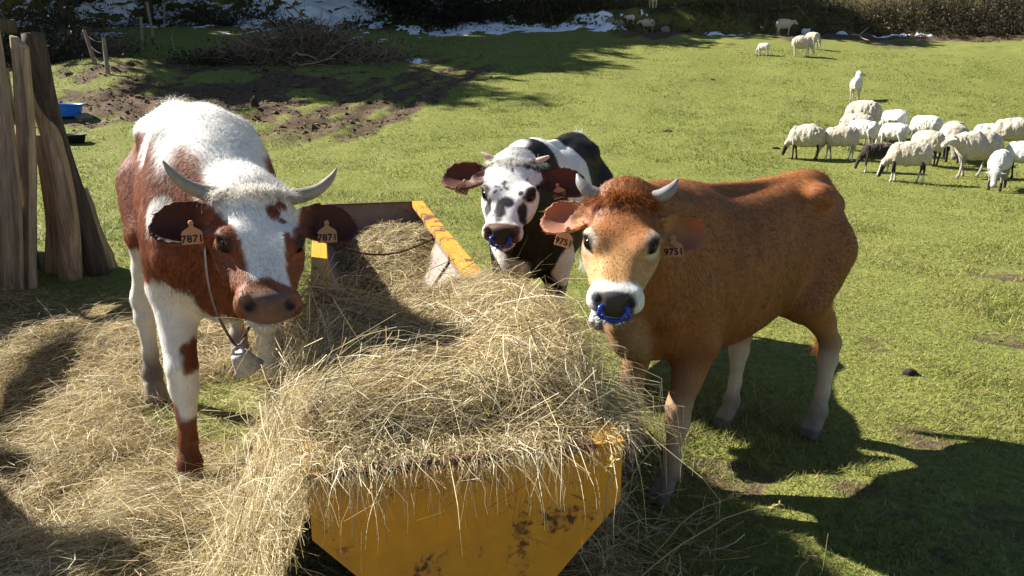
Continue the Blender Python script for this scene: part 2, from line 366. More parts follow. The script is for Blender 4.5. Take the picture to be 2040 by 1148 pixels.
# ================================================================ feed trough
def paint(name, base, rust_amt=.5, rough=.5):
    m = NT(name); P = m.coord(); a = m.noise(5, 6, .65, P); b = m.noise(38, 5, .7, P)
    w = m.n('ShaderNodeTexWave'); w.inputs['Scale'].default_value = 3.0; w.inputs['Distortion'].default_value = 14; w.inputs['Detail'].default_value = 4; m.l(P, w.inputs['Vector'])
    def streak(rot, scl, f):
        a1 = m.n('ShaderNodeMapping'); a1.inputs['Rotation'].default_value = rot; m.l(P, a1.inputs['Vector'])
        a2 = m.n('ShaderNodeMapping'); a2.inputs['Scale'].default_value = scl; m.l(a1.outputs[0], a2.inputs['Vector']); return m.noise(f, 3, .6, a2.outputs[0])
    sc = streak((0, .75, 0), (1.6, 1, 22), 4.0); sc2 = streak((0, -.55, 0), (1.4, 1, 26), 4.0); gate = m.ramp(m.noise(4.5, 3, .6, P), [(.46, 0.0), (.58, 1.0)])
    dirt = m.mixc(m.ramp(a, [(.35, 0.0), (.7, .55)]), base, tuple(v * .55 + .04 for v in base))
    dirt = m.mixc(.35, dirt, m.ramp(m.noise(14, 5, .7, P), [(.3, .6), (.7, 1.25)]), 'MULTIPLY')
    rust = m.mixc(b, (.045, .018, .010), (.16, .055, .022))
    k = m.math('MAXIMUM', m.ramp(m.math('ADD', a, m.math('MULTIPLY', b, .5)), [(.955 - rust_amt * .2, 0.0), (1.03 - rust_amt * .2, 1.0)]), m.math('MULTIPLY', gate, m.math('MAXIMUM', m.ramp(sc, [(.66, 0.0), (.69, .8)]), m.ramp(sc2, [(.67, 0.0), (.70, .8)]))))
    k = m.math('MAXIMUM', k, m.ramp(b, [(.73, 0.0), (.77, .9)]))
    c = m.mixc(k, dirt, rust)
    return m.bsdf(c, m.mixc(k, (rough,) * 3, (.9,) * 3), .4, normal=m.bump(m.math('ADD', m.math('MULTIPLY', m.noise(4, 2, .5, P), 5.0), m.math('ADD', k, m.math('MULTIPLY', b, .4))), .003, .6))
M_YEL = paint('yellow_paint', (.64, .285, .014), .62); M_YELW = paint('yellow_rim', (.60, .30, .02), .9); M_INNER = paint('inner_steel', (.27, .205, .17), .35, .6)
M_RUST = paint('rusty_bar', (.10, .045, .025), 1.0, .8)
def AB(a, b, z): x, y = from_ab(a, b); return (x, y, z)
SEC = [(-THW, TRIM), (-THW, .55), (-.18, .29), (.18, .29), (THW, .55), (THW, TRIM)]
RT = np.array([[TB[0], TA[0], 0], [TB[1], TA[1], 0], [0, 0, 1.]])             # local (b,a,z) -> world axes
tro = empty('feed_trough', (T0[0], T0[1], 0), math.atan2(TB[1], TB[0])); tag(tro, 'long yellow steel feed trough with worn rusty rim, full of hay', 'trough')
def plate(name, pts, th, inner, mat_out, mat_in, parent=tro):
    """flat polygon given as (b,a,z) points, thickened along its normal; the face on the 'inner' side gets mat_in"""
    P = np.array(pts, float); n = norm(np.cross(P[1] - P[0], P[2] - P[0])); n = n if n @ (np.array(inner) - P.mean(0)) > 0 else -n
    V = np.concatenate([P, P + n * th]); k = len(P); me = bpy.data.meshes.new(name)
    F = [list(range(k)), [k + i for i in reversed(range(k))]] + [[i, (i + 1) % k, k + (i + 1) % k, k + i] for i in range(k)]
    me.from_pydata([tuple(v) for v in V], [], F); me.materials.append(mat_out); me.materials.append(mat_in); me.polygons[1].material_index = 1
    bm = bmesh.new(); bm.from_mesh(me); bmesh.ops.recalc_face_normals(bm, faces=bm.faces); bm.to_mesh(me); bm.free()
    return obj(name, me, None, parent)
mid = (0, TL / 2, .6)
plate('end_panel', [(b, 0, z) for b, z in SEC], .006, mid, M_YEL, M_INNER)
plate('end_panel', [(b, TL, z) for b, z in SEC], .006, mid, M_YEL, M_INNER)
for i, nm in enumerate(('side_panel', 'sloping_panel', 'floor_panel', 'sloping_panel', 'side_panel')):
    (b0, z0), (b1, z1) = SEC[i], SEC[i + 1]
    plate(nm, [(b0, .008, z0 - .001), (b1, .008, z1), (b1, TL - .008, z1), (b0, TL - .008, z0 - .001)], .005, mid, M_YEL, M_INNER)
def vf(name, parts, mat, parent=tro, bev=.003):
    V, F = joinVF(parts); o = obj(name, mesh_np(name, V, F), mat, parent); return bevel(o, bev) if bev else o
for s in (-1, 1):
    vf('rim', [boxVF((s * (THW - .034), TL / 2, TRIM + .004), (.082, TL + .012, .008)), boxVF((s * (THW - .076), TL / 2, TRIM - .016), (.005, TL - .03, .03))], M_YELW)
vf('end_rim', [boxVF((0, .004, TRIM + .0065), (2 * THW - .155, .03, .008)), boxVF((0, -.012, TRIM - .002), (2 * THW - .155, .006, .018))], M_RUST)
vf('end_rim', [boxVF((0, TL - .012, TRIM + .0065), (2 * THW - .155, .03, .008)), boxVF((0, TL + .012, TRIM - .014), (2 * THW - .055, .005, .034))], M_RUST)
for a in (2.95,):
    t = np.linspace(-1, 1, 17); bz = TRIM - .012 - .105 * (1 - t ** 2) ** 1.5; bb = t * (THW - .004)
    Vt = []
    for o, th in ((0, 0), (.055, 0), (.055, .010), (0, .010)): Vt.append(np.stack([bb, np.full(17, a + o), bz + th - .25 * o], 1))
    Vt = np.stack(Vt, 1).reshape(-1, 3); k = np.arange(16)[:, None] * 4; j = np.arange(4)[None]; j2 = (j + 1) % 4
    Fq = np.stack([k + j, k + j2, k + 4 + j2, k + 4 + j], -1).reshape(-1, 4); Fq = np.concatenate([Fq, [[3, 2, 1, 0], [64, 65, 66, 67]]])
    o = obj('crossbar', mesh_np('crossbar', Vt, Fq), M_RUST, tro)
for a in (.45, TL - .45):
    for s in (-1, 1): vf('leg', [boxVF((s * .24, a, .163), (.05, .05, .325))], M_RUST)
    vf('skid', [boxVF((0, a, .018), (.62, .07, .03))], M_RUST)

# ================================================================ split logs leaning on a post at the left
def wood(name, dark, light, s=1.0):
    m = NT(name); mp = m.n('ShaderNodeMapping'); mp.inputs['Scale'].default_value = (9 * s, 9 * s, .8 * s); m.l(m.coord(), mp.inputs['Vector'])
    g_ = m.noise(3, 6, .65, mp.outputs[0]); k = m.noise(3, 4, .6, m.coord()); c = m.mixc(m.ramp(g_, [(.3, 0.0), (.7, 1.0)]), dark, light); c = m.mixc(.5, c, m.ramp(k, [(.3, .6), (.7, 1.25)]), 'MULTIPLY')
    mp2 = m.n('ShaderNodeMapping'); mp2.inputs['Scale'].default_value = (48 * s, 48 * s, 1.6 * s); m.l(m.coord(), mp2.inputs['Vector']); cr = m.noise(1.4, 4, .7, mp2.outputs[0])
    c = m.mixc(.85, c, m.ramp(cr, [(.30, .25), (.42, 1.0), (.75, 1.25)]), 'MULTIPLY'); kn = m.n('ShaderNodeTexVoronoi'); kn.inputs['Scale'].default_value = 3.2; m.l(m.coord(), kn.inputs['Vector']); c = m.mixc(m.ramp(kn.outputs['Distance'], [(.05, .9), (.12, 0.0)]), c, dark)
    return m.bsdf(c, .85, .2, normal=m.bump(m.math('ADD', g_, m.math('MULTIPLY', cr, .6)), .014, .9))
M_WG = wood('weathered_wood', (.22, .155, .105), (.52, .39, .26)); M_WB = wood('split_wood', (.20, .12, .07), (.55, .38, .24)); M_WD = wood('bark', (.035, .026, .020), (.13, .095, .07)); M_WP = wood('post_wood', (.16, .125, .09), (.36, .29, .20))
def log(name, p0, p1, w, th, mat, label, round_=False, seed=0, group=None, cat='log', bend=.03, cut=.0):
    rng = np.random.default_rng(seed); p0 = np.array(p0, float); p1 = np.array(p1, float); d = p1 - p0; L = np.linalg.norm(d); d /= L
    seg = 14 if round_ else 10; n = 26; a = np.linspace(0, 2 * np.pi, seg, endpoint=False)
    prof = np.stack([np.cos(a) * w / 2, np.sin(a) * th / 2], 1)
    if not round_:
        prof = np.sign(prof) * np.abs(prof / [w / 2, th / 2]) ** .6 * [w / 2, th / 2]; prof *= (1 + .22 * rng.normal(size=(seg, 1))).clip(.7, 1.35)
    V = []
    ph = rng.uniform(0, 6, 4)
    for i in range(n):
        t = i / (n - 1); k = 1.08 - .22 * t + .05 * math.sin(t * 9 + ph[0]); off = np.array([bend * math.sin(t * 3.1 + ph[1]), bend * math.sin(t * 4 + ph[2])])
        q = prof * k * (1 + .05 * noise3(np.stack([prof[:, 0] * 20, prof[:, 1] * 20, np.full(seg, t * 9 + seed)], 1), 1)[:, None]) + off
        z = np.full(seg, t * L)
        if i == n - 1: z = z + cut * (q[:, 0] / w)
        V.append(np.column_stack([q, z]))
    V = np.concatenate(V + [[[0, 0, 0]], [[*off, L + abs(cut) * .1]]]); i = np.arange(n - 1)[:, None] * seg; k = np.arange(seg)[None]; k2 = (k + 1) % seg
    F = [np.stack([i + k, i + k2, i + seg + k2, i + seg + k], -1).reshape(-1, 4)]; k = np.arange(seg); k2 = (k + 1) % seg; c0 = n * seg; o = (n - 1) * seg
    F.append(np.concatenate([np.stack([np.full(seg, c0), k2, k], -1), np.stack([np.full(seg, c0 + 1), o + k, o + k2], -1)]))
    ob = obj(name, mesh_np(name, V, F, smooth=round_), mat); ob.rotation_mode = 'QUATERNION'; ob.rotation_quaternion = Vector(d).to_track_quat('Z', 'Y'); ob.location = p0
    if label: tag(ob, label, cat, group)
    return ob
G = 'split logs leaning on the post'
def lean(pb, pt, yb, yt, w, th, mat, label, **k):
    b = at(*pb, yb); b[2] = tz1(b[0], b[1]) - .03; t = at(*pt, yt); return log('split_log', b, t, w, th, mat, label, group=G, **k)
lean((30, 580), (-20, 60), 6.1, 6.35, .145, .10, M_WG, 'pale grey split log at the left edge, outermost of the leaning logs', seed=1)
lean((62, 575), (33, 78), 6.2, 6.45, .15, .13, M_WG, 'grey split log with a sunlit notched top, second of the leaning logs', seed=2, cut=.12, bend=.04)
lean((112, 560), (78, 270), 6.7, 6.75, .15, .09, M_WB, 'short brown split log half hidden behind the other leaning logs', seed=3)
lean((142, 553), (62, 150), 6.45, 6.7, .175, .15, M_WB, 'brown split log with a curved face, leaning in the middle of the heap', seed=4, bend=.06, round_=True)
lean((188, 548), (72, 70), 6.6, 6.75, .19, .18, M_WD, 'dark bark-covered round log leaning rightmost of the tall ones', round_=True, seed=5, bend=.05)
lean((210, 540), (150, 380), 6.8, 6.9, .18, .14, M_WB, 'low brown split log at the right foot of the leaning logs', seed=6)
b = at(40, 545, 6.75); b[2] = tz1(b[0], b[1]) - .1
log('corner_post', b, (b[0], b[1], 1.98), .34, .30, M_WD, 'thick dark post that the split logs lean on', True, 8, cat='post')
cp = empty('post_cap', (b[0] - .12, b[1], 1.98)); V, F = joinVF([boxVF((0, 0, .06), (.62, .5, .11)), boxVF((-.05, .02, .155), (.55, .42, .07))])
bpy.data.objects.remove(cp); cp = bevel(obj('post_cap', mesh_np('post_cap', V, F), M_WD, None, loc=(b[0] - .14, b[1], 2.0)), .02); tag(cp, 'dark weathered board cap lying on the thick post', 'board')

# unseen board fence added past the left edge, shaped to cast shadow bands
fence = empty('shadow_fence', (-4.3, 5.6, 0)); tag(fence, 'unseen board fence added beyond the left edge to cast shadow bands over the hay yard', 'fence')
pts = [(-4.52, 7.2), (-4.36, 5.96), (-4.04, 3.95), (-3.15, 3.15), (-2.75, 2.3)]
for (x0, y0), (x1, y1), solid in zip(pts[:-1], pts[1:], (0, 0, 1, 1)):
    L = math.hypot(x1 - x0, y1 - y0); ang = math.atan2(y1 - y0, x1 - x0); c, s = math.cos(ang), math.sin(ang); Rm = np.array([[c, -s, 0], [s, c, 0], [0, 0, 1.]])
    V, F = boxVF((x0 + 4.3, y0 - 5.6, .85), (.12, .12, 1.75), Rm); obj('post', mesh_np('post', V, F), M_WP, fence)
    for zc, hh in ((.22, .24), (.50, .26), (.77, .24), (1.02, .22), (1.50, .22)) + (((1.28, .2),) if solid else ()):
        V, F = boxVF(((x0 + x1) / 2 + 4.3 - .08 * s * 0 - .085 * -s, (y0 + y1) / 2 - 5.6 - .085 * c, zc), (L + .05, .035, hh), Rm); obj('board', mesh_np('board', V, F), M_WP, fence)

# ================================================================ wire fence, tubs and stones up the slope
wf = empty('wire_fence', (0, 0, 0)); P0 = ray_ground(214, 146); wf.location = P0; tag(wf, 'old fence of leaning wooden posts and sagging wire below the snowy slope', 'fence')
tops = []
for (bx, by), (tx, ty) in (((214, 146), (206, 76)), ((283, 100), (280, 34)), ((306, 72), (292, 4)), ((192, 128), (168, 60)), ((328, 48), (324, -30)), ((345, 20), (342, -60))):
    p = ray_ground(bx, by)
    if p is None: continue
    t = at(tx, ty, p[1] + .1); o = log('post', p - P0 - (0, 0, .3), t - P0, .13, .12, M_WP, None, True, seed=int(bx), bend=.01); o.parent = wf; tops.append((p - P0, t - P0))
order = [3, 0, 1, 2, 4, 5]; order = [i for i in order if i < len(tops)]
for k in (.92, .6, .3):
    for i, j in zip(order[:-1], order[1:]):
        A_ = tops[i][0] * (1 - k) + tops[i][1] * k; B_ = tops[j][0] * (1 - k) + tops[j][1] * k; t = np.linspace(0, 1, 9)[:, None]
        pth = A_ * (1 - t) + B_ * t; pth[:, 2] -= .12 * (4 * t * (1 - t))[:, 0]; V, F = tube(pth, .007, 4); obj('wire', mesh_np('wire', V, F), M_RUST, wf)
def lathe(prof, seg=28, sx=1.0):
    a = np.linspace(0, 2 * np.pi, seg, endpoint=False); V = np.concatenate([np.stack([r * sx * np.cos(a), r * np.sin(a), np.full(seg, z)], 1) for r, z in prof]); n = len(prof)
    i = np.arange(n - 1)[:, None] * seg; k = np.arange(seg)[None]; k2 = (k + 1) % seg
    return V, [np.stack([i + k, i + k2, i + seg + k2, i + seg + k], -1).reshape(-1, 4)]
_m = NT('blue_tub'); M_TUB = _m.bsdf(_m.mixc(_m.noise(6, 3, .5, _m.coord()), (.01, .12, .62), (.02, .19, .80)), .35, .45)
_m = NT('black_rubber'); M_RUB = _m.bsdf((.012, .013, .016), .6, .3)
p = ray_ground(122, 232); t = empty('water_tub', p); tag(t, 'bright blue plastic water tub standing in the mud behind the logs', 'tub')
V, F = lathe([(.001, .02), (.34, .02), (.40, .26), (.42, .28)], 32, 1.25); obj('bowl', mesh_np('bowl', V, F, smooth=True), M_TUB, t)
V, F = lathe([(.42, .28), (.455, .285), (.46, .255), (.43, .25), (.40, .24)], 32, 1.25); obj('rim', mesh_np('rim', V, F, smooth=True), M_TUB, t)
V, F = lathe([(.001, .0), (.335, .0), (.345, .018), (.40, .24)], 32, 1.25); obj('shell', mesh_np('shell', V, F, smooth=True), M_TUB, t)
p = ray_ground(142, 284); t = empty('rubber_bucket', p); tag(t, 'low black rubber bucket on the grass below the blue tub', 'bucket')
V, F = lathe([(.001, .0), (.20, .0), (.23, .15), (.24, .155), (.215, .15), (.185, .02), (.001, .02)], 24, 1.3); obj('bowl', mesh_np('bowl', V, F, smooth=True), M_RUB, t)
V, F = tube(np.stack([.31 * np.cos(np.linspace(0, 2 * np.pi, 33)), .24 * np.sin(np.linspace(0, 2 * np.pi, 33)), np.full(33, .155)], 1), .012, 6, False); obj('rim', mesh_np('rim', V, F, smooth=True), M_RUB, t)
_m = NT('grey_drum'); M_DRUM = _m.bsdf(_m.mixc(_m.noise(8, 4, .6, _m.coord()), (.09, .12, .17), (.20, .25, .32)), .5, .4)
p = at(-22, 500, 7.4); t = empty('water_drum', (p[0], p[1], tz1(p[0], p[1]))); tag(t, 'grey blue plastic drum at the left edge behind the leaning logs', 'drum')
V, F = lathe([(.001, 0), (.27, 0), (.285, .02), (.285, .28), (.295, .30), (.295, .33), (.285, .35), (.285, .58), (.295, .60), (.295, .63), (.285, .65), (.285, .86), (.26, .88), (.001, .885)], 30); obj('barrel', mesh_np('barrel', V, F, smooth=True), M_DRUM, t)
V, F = lathe([(.262, .885), (.27, .905), (.255, .905), (.25, .887)], 30); obj('lid_ring', mesh_np('lid_ring', V, F, smooth=True), M_RUB, t)

# ================================================================ trees, bushes, brush
_m = NT('bark_dark'); M_BARK = _m.bsdf(_m.mixc(_m.noise(12, 5, .7, _m.coord()), (.030, .022, .016), (.10, .08, .06)), .95, .1, normal=_m.bump(_m.noise(20, 4, .6, _m.coord()), .03, .8))
_m = NT('leaf'); M_LEAF = _m.bsdf(_m.attr('col'), .6, .2, trans=.25)
_m = NT('twig'); M_TWIG = _m.bsdf(_m.attr('col'), .85, .15)
def branch_path(p, d, L, n, rng, wob=.25, up=.0):
    P = [np.array(p, float)]; d = norm(d)
    for i in range(n): d = norm(d + wob * rng.normal(size=3) * .5 + np.array([0, 0, up])); P.append(P[-1] + d * L / n)
    return np.array(P)
def tree(loc, h, crown0, rad, label, seed, leafcol, nleaf=9000, lean_=0.0, leaf=.16):
    rng = np.random.default_rng(seed); t = empty('tree', loc); tag(t, label, 'tree', 'trees on the slope behind the field')
    tr = branch_path((0, 0, -.3), (lean_, 0, 1), h * .95, 12, rng, .10, .08); r0 = .0085 * h + .03
    parts = [tube(tr, np.linspace(r0 * 1.25, .03, 13), 10)]; clumps = []
    nb = int(16 + h)
    for i in range(nb):
        f = crown0 / h * .85 + (1 - crown0 / h * .85) * (i + rng.random()) / nb; f = min(f, .97); k = f * 12; j = int(k); b = tr[j] + (tr[min(j + 1, 12)] - tr[j]) * (k - j)
        az = rng.uniform(0, 6.28); env = rad * (math.sin(math.pi * min(1, .18 + .82 * (f - crown0 / h * .85) / (1 - crown0 / h * .85))) ** .7 + .15)
        L = env * rng.uniform(.7, 1.15); bp = branch_path(b, (math.cos(az), math.sin(az), rng.uniform(-.05, .6)), L, 6, rng, .3, .03); parts.append(tube(bp, np.linspace(r0 * .32 * (1.1 - f), .012, 7), 6))
        for q in range(2, 7):
            for _ in range(2): clumps.append(bp[q] + rng.normal(size=3) * .35)
    V, F = joinVF(parts); obj('trunk', mesh_np('trunk', V, F, smooth=True), M_BARK, t)
    cl = np.array(clumps); k = rng.integers(0, len(cl), nleaf); c = cl[k] + rng.normal(size=(nleaf, 3)) * np.array([.36, .36, .26]); d = norm(rng.normal(size=(nleaf, 3)) + [0, 0, -.2]); s = norm(np.cross(d, rng.normal(size=(nleaf, 3)))); L = leaf * rng.uniform(.6, 1.5, nleaf)[:, None]
    V = np.stack([c - d * L * .5, c + s * L * .32, c + d * L * .6, c - s * L * .32], 1).reshape(-1, 3); F = np.arange(4 * nleaf).reshape(-1, 4)
    cc = np.repeat(np.array(leafcol) * (1 + .3 * rng.normal(size=(nleaf, 1))).clip(.4, 1.8) * (1 + .25 * rng.normal(size=(len(cl), 1)))[k].clip(.5, 1.6), 4, axis=0)
    obj('crown', mesh_np('crown', V, F, cc), M_LEAF, t); return t
def hz(x, y): return (x, y, tz1(x, y))
for i, (x, y, h, c0, rd, lab, col) in enumerate((
    (-4.4, 39.8, 8.0, 1.2, 2.4, 'dark evergreen tree with low boughs behind the middle snow patch', (.020, .028, .010)),
    (-23.4, 34.0, 16.5, 8.4, 3.6, 'tall dark tree standing over the bracken at the top left', (.022, .030, .011)),
    (-17.5, 40.0, 16.2, 8.0, 3.6, 'tall tree with a bare lower trunk right of the fence posts', (.024, .030, .012)),
    (-20.5, 38.0, 16.5, 8.4, 3.6, 'tall dark tree with a bare trunk behind the wire fence', (.022, .029, .012)),
    (-26.5, 36.5, 16.2, 6.0, 3.8, 'dark tree at the top left corner above the thicket', (.022, .026, .012)),
    (-22.0, 42.0, 15.0, 2.2, 4.0, 'dark tree high on the slope at the far left', (.022, .026, .012)),
    (-10.4, 44.5, 13.0, 1.6, 3.6, 'dark evergreen high on the snowy slope left of the middle', (.022, .026, .012)),
    (-16.5, 47.0, 14.0, 1.6, 4.0, 'dark evergreen high on the snowy slope behind the fence', (.022, .026, .012)),
    (-5.5, 49.0, 12.0, 1.2, 3.6, 'dark evergreen above the brush pile high on the slope', (.022, .026, .012)),
    (.6, 45.5, 9.0, 1.2, 3.0, 'dark evergreen tree above the right hand snow patch', (.020, .027, .010)),
    (6.2, 39.6, 7.0, 3.4, 1.8, 'tree with a mossy bare trunk on the bank right of the snow', (.030, .034, .012)),
    )):
    tree(hz(x, y), h, c0, rd * (1.25 if h > 16 else 1), lab, 100 + i, col, leaf=.42, nleaf=11000)
for i, (x, y, h, c0, rd) in enumerate(((-31, 38, 12, 2.0, 4.0), (-29.5, 43.5, 17, 2, 4.2), (-36, 41, 19, 2.5, 4.4), (-26, 50, 15, 1.5, 4.2), (-36, 49, 17, 2, 4.4))):
    tree(hz(x, y), h, c0, rd, ('low dark tree of the wood beyond the left edge, nearest the field', 'dark tree of the wood beyond the left edge, second from the field', 'tallest dark tree of the wood beyond the left edge', 'dark tree of the wood highest on the slope at the left', 'dark tree of the wood farthest beyond the left edge')[i], 150 + i, (.021, .026, .012), leaf=.38)
def bush(loc, w, d, h, label, seed, col, n=420, leafc=None, nl=0, cat='bush', group='bushes along the far bank', wid=.012, name='bush', flat=False):
    rng = np.random.default_rng(seed); t = empty(name, loc); tag(t, label, cat, group)
    K = 6; P = np.zeros((n, K, 3)); b = rng.normal(size=(n, 2)) * .33 * np.array([w, d]); P[:, 0] = np.column_stack([b, np.full(n, -.05)])
    dr = np.column_stack([b / np.array([w, d]) * 1.4 + .6 * rng.normal(size=(n, 2)), rng.uniform(.5, 1.3, n)])
    if flat: P[:, 0, 2] = rng.uniform(0, h * .8, n) * np.exp(-(b ** 2 / (np.array([w, d]) * .42) ** 2).sum(1)); dr[:, 2] = rng.normal(size=n) * .25
    dr = norm(dr); L = h * rng.uniform(.5, 1.25, n)[:, None]
    for k in range(1, K): dr = norm(dr + .32 * rng.normal(size=(n, 3)) - [0, 0, .10 if not flat else .02]); P[:, k] = P[:, k - 1] + dr * L / (K - 1)
    P[:, :, 2] = np.maximum(P[:, :, 2], -.03) + (tz(P[:, :, 0] + loc[0], P[:, :, 1] + loc[1]) - tz1(loc[0], loc[1]))
    sd = norm(np.cross(dr, rng.normal(size=(n, 3)))); wv = wid * rng.uniform(.5, 2.0, n) * (1 + 2.0 * (rng.random(n) < .06))
    V, F = ribbons(P, sd, wv); V2, F2 = ribbons(P, norm(np.cross(dr, sd)), wv); V, Fs = joinVF([(V, F), (V2, F2)])
    c = np.repeat(np.array(col) * (1 + .4 * rng.normal(size=(n, 1))).clip(.35, 2.2), K * 2, axis=0); obj('branches', mesh_np('branches', V, Fs, np.concatenate([c, c])), M_TWIG, t)
    if nl:
        k = rng.integers(0, n, nl); q = rng.integers(2, K, nl); cc = P[k, q] + rng.normal(size=(nl, 3)) * .07; dd = norm(rng.normal(size=(nl, 3))); ss = norm(np.cross(dd, rng.normal(size=(nl, 3)))); l = rng.uniform(.03, .09, nl)[:, None]
        V = np.stack([cc - dd * l, cc + ss * l * .5, cc + dd * l, cc - ss * l * .5], 1).reshape(-1, 3); obj('foliage', mesh_np('foliage', V, np.arange(4 * nl).reshape(-1, 4), np.repeat(np.array(leafc) * (1 + .35 * rng.normal(size=(nl, 1))).clip(.4, 2), 4, axis=0)), M_LEAF, t)
    return t
BR = (.16, .118, .080); GR = (.095, .088, .030); DK = (.045, .040, .020)
for i, (px, py, w, d, h, col, lab, nl, lc) in enumerate((
    (1560, 22, 3.4, 1.6, 1.0, BR, 'brown heather bush on the bank above the standing far sheep', 1500, GR),
    (1660, 30, 3.0, 1.5, 1.1, BR, 'tangled bush with pale dead branches hanging over the bank', 900, (.06, .055, .03)),
    (1760, 34, 3.4, 1.6, 1.3, BR, 'brown bush spilling down the bank right of the dead branches', 1600, GR),
    (1850, 40, 3.2, 1.6, 1.5, (.11, .082, .055), 'dark brown thicket on the bank near the right edge', 1500, DK),
    (1945, 50, 3.6, 2.0, 1.7, (.085, .064, .045), 'dark thicket at the right end of the bank', 2200, DK),
    (2040, 52, 3.6, 2.0, 1.7, (.085, .064, .045), 'dark thicket cut off by the right edge of the picture', 2200, DK),
    (1440, 18, 3.0, 1.6, .7, GR, 'low mossy bush on the bank left of the heather', 1500, (.10, .095, .025)),
    (1120, 30, 2.6, 1.6, 1.3, (.07, .055, .035), 'dark leafy bush between the two right hand snow patches', 2200, (.04, .042, .014)),
    (905, 45, 3.0, 1.8, 2.0, (.03, .026, .018), 'dark shrub at the foot of the tree left of the long snow patch', 3600, (.018, .022, .010)),
    (75, 95, 3.6, 2.2, 2.3, (.045, .04, .032), 'dark bare thicket behind the leaning logs', 2600, (.03, .032, .016)),
    (20, 140, 3.0, 1.8, 2.0, (.045, .04, .032), 'dark thicket at the left edge above the post cap', 1800, (.03, .03, .016)),
    (170, 110, 2.0, 1.3, 1.2, (.17, .12, .085), 'heap of pale brown dead bracken beside the fence posts', 900, (.16, .10, .06)),
    (400, 45, 3.2, 2.0, 1.5, (.05, .042, .03), 'dark bare bush on the slope right of the fence posts', 900, DK),
    (430, 128, 2.2, 1.2, .55, (.06, .042, .028), 'low clump of uprooted brown scrub left of the brush pile', 600, DK))):
    p = ray_ground(px, py)
    if p is None: continue
    bush(p, w, d, h, lab, 300 + i, col, 620, lc, nl)
p = ray_ground(608, 118); bush(p, 4.4, 2.2, 1.25, 'big tangled pile of cut brown branches in the trampled mud', 400, (.22, .16, .12), 3000, (.05, .035, .02), 1500, 'brush pile', 'dead wood', .02, 'brush_pile', True)
for i, (a, bq, yy) in enumerate((((1530, 20), (1610, 40), None), ((1695, 75), (1735, 88), None), ((640, 66), (705, 110), None), ((700, 120), (590, 138), None))):
    p = ray_ground(*a); q_ = ray_ground(*bq)
    if p is None or q_ is None: continue
    d = q_ - p; rng = np.random.default_rng(i); t = np.linspace(0, 1, 12)[:, None]; pth = p + d * t + .12 * np.cumsum(rng.normal(size=(12, 3)) * .3, 0); pth[:, 2] = np.maximum(pth[:, 2], tz(pth[:, 0], pth[:, 1])) + .06 + (.5 if i in (2,) else .1) * np.sin(np.pi * t[:, 0])
    V, F = tube(pth, np.linspace(.05, .015, 12), 6); br = pth[5] + np.linspace(0, 1, 6)[:, None] * np.array([.5, .2, .35]); V2, F2 = tube(br, np.linspace(.03, .01, 6), 5); V, F = joinVF([(V, F), (V2, F2)])
    tag(obj('dead_branch', mesh_np('dead_branch', V, F, smooth=True), M_WG), ('bleached dead branch on the bank left of the thicket', 'thin dead stick on the field edge near the far sheep', 'pale bent branch sticking out of the brush pile', 'long pale stick lying in front of the brush pile')[i], 'branch', 'dead wood')

# ================================================================ dung and stones on the field
_m = NT('dung'); M_DUNG = _m.bsdf(_m.mixc(_m.noise(30, 4, .6, _m.coord()), (.018, .014, .010), (.06, .045, .03)), .9, .2, normal=_m.bump(_m.noise(60, 4, .6, _m.coord()), .01, .8))
_m = NT('stone'); M_STONE = _m.bsdf(_m.mixc(_m.noise(12, 5, .6, _m.coord()), (.10, .09, .08), (.28, .25, .22)), .9, .2, normal=_m.bump(_m.noise(30, 4, .6, _m.coord()), .01, .6))
def lump(name, px, py, r, h, mat, label, cat, seed, group):
    p = ray_ground(px, py); rg = np.random.default_rng(seed); bm = bmesh.new(); bmesh.ops.create_icosphere(bm, subdivisions=3, radius=1)
    V = np.array([v.co for v in bm.verts]); k = 1 + .35 * fbm(V, 1.8, 3, seed)
    for v, q in zip(bm.verts, k): v.co = (v.co.x * r * q, v.co.y * r * q * .85, max(v.co.z, -.3) * h * (q if q < 1.2 else 1.2))
    tag(obj(name, bm_mesh(name, bm, True), mat, None, loc=(p[0], p[1], tz1(p[0], p[1]) + h * .1)), label, cat, group)
lump('cow_pat', 1812, 748, .042, .03, M_DUNG, 'black crumpled dung lump on the grass right of the brown cow', 'dung', 1, 'droppings on the field')
for i, (px, py, lab) in enumerate(((1545, 297, 'dark dung pat left of the black headed sheep'), (1330, 262, 'dung pat in the open field above the brown cow'), (1420, 160, 'dark dung pat in the middle of the far field'))):
    lump('cow_pat', px, py, .075 + .02 * (i % 2), .035, M_DUNG, lab, 'dung', 10 + i, 'droppings on the field')
lump('stone', 508, 212, .10, .24, M_DUNG, 'dark upright stone in the mud behind the horned cow', 'stone', 30, 'stones')
lump('stone', 168, 234, .2, .10, M_STONE, 'flat grey stone beside the blue tub', 'stone', 31, 'stones')
for i, (px, py, lab) in enumerate(((1215, 58, 'leftmost stone of the tumbled wall by the shaded sheep'), (1235, 62, 'reddish stone of the tumbled wall by the shaded sheep'), (1325, 64, 'grey stone right of the shaded sheep'))):
    lump('stone', px, py, .22, .22, M_STONE, lab, 'stone', 40 + i, 'stones')
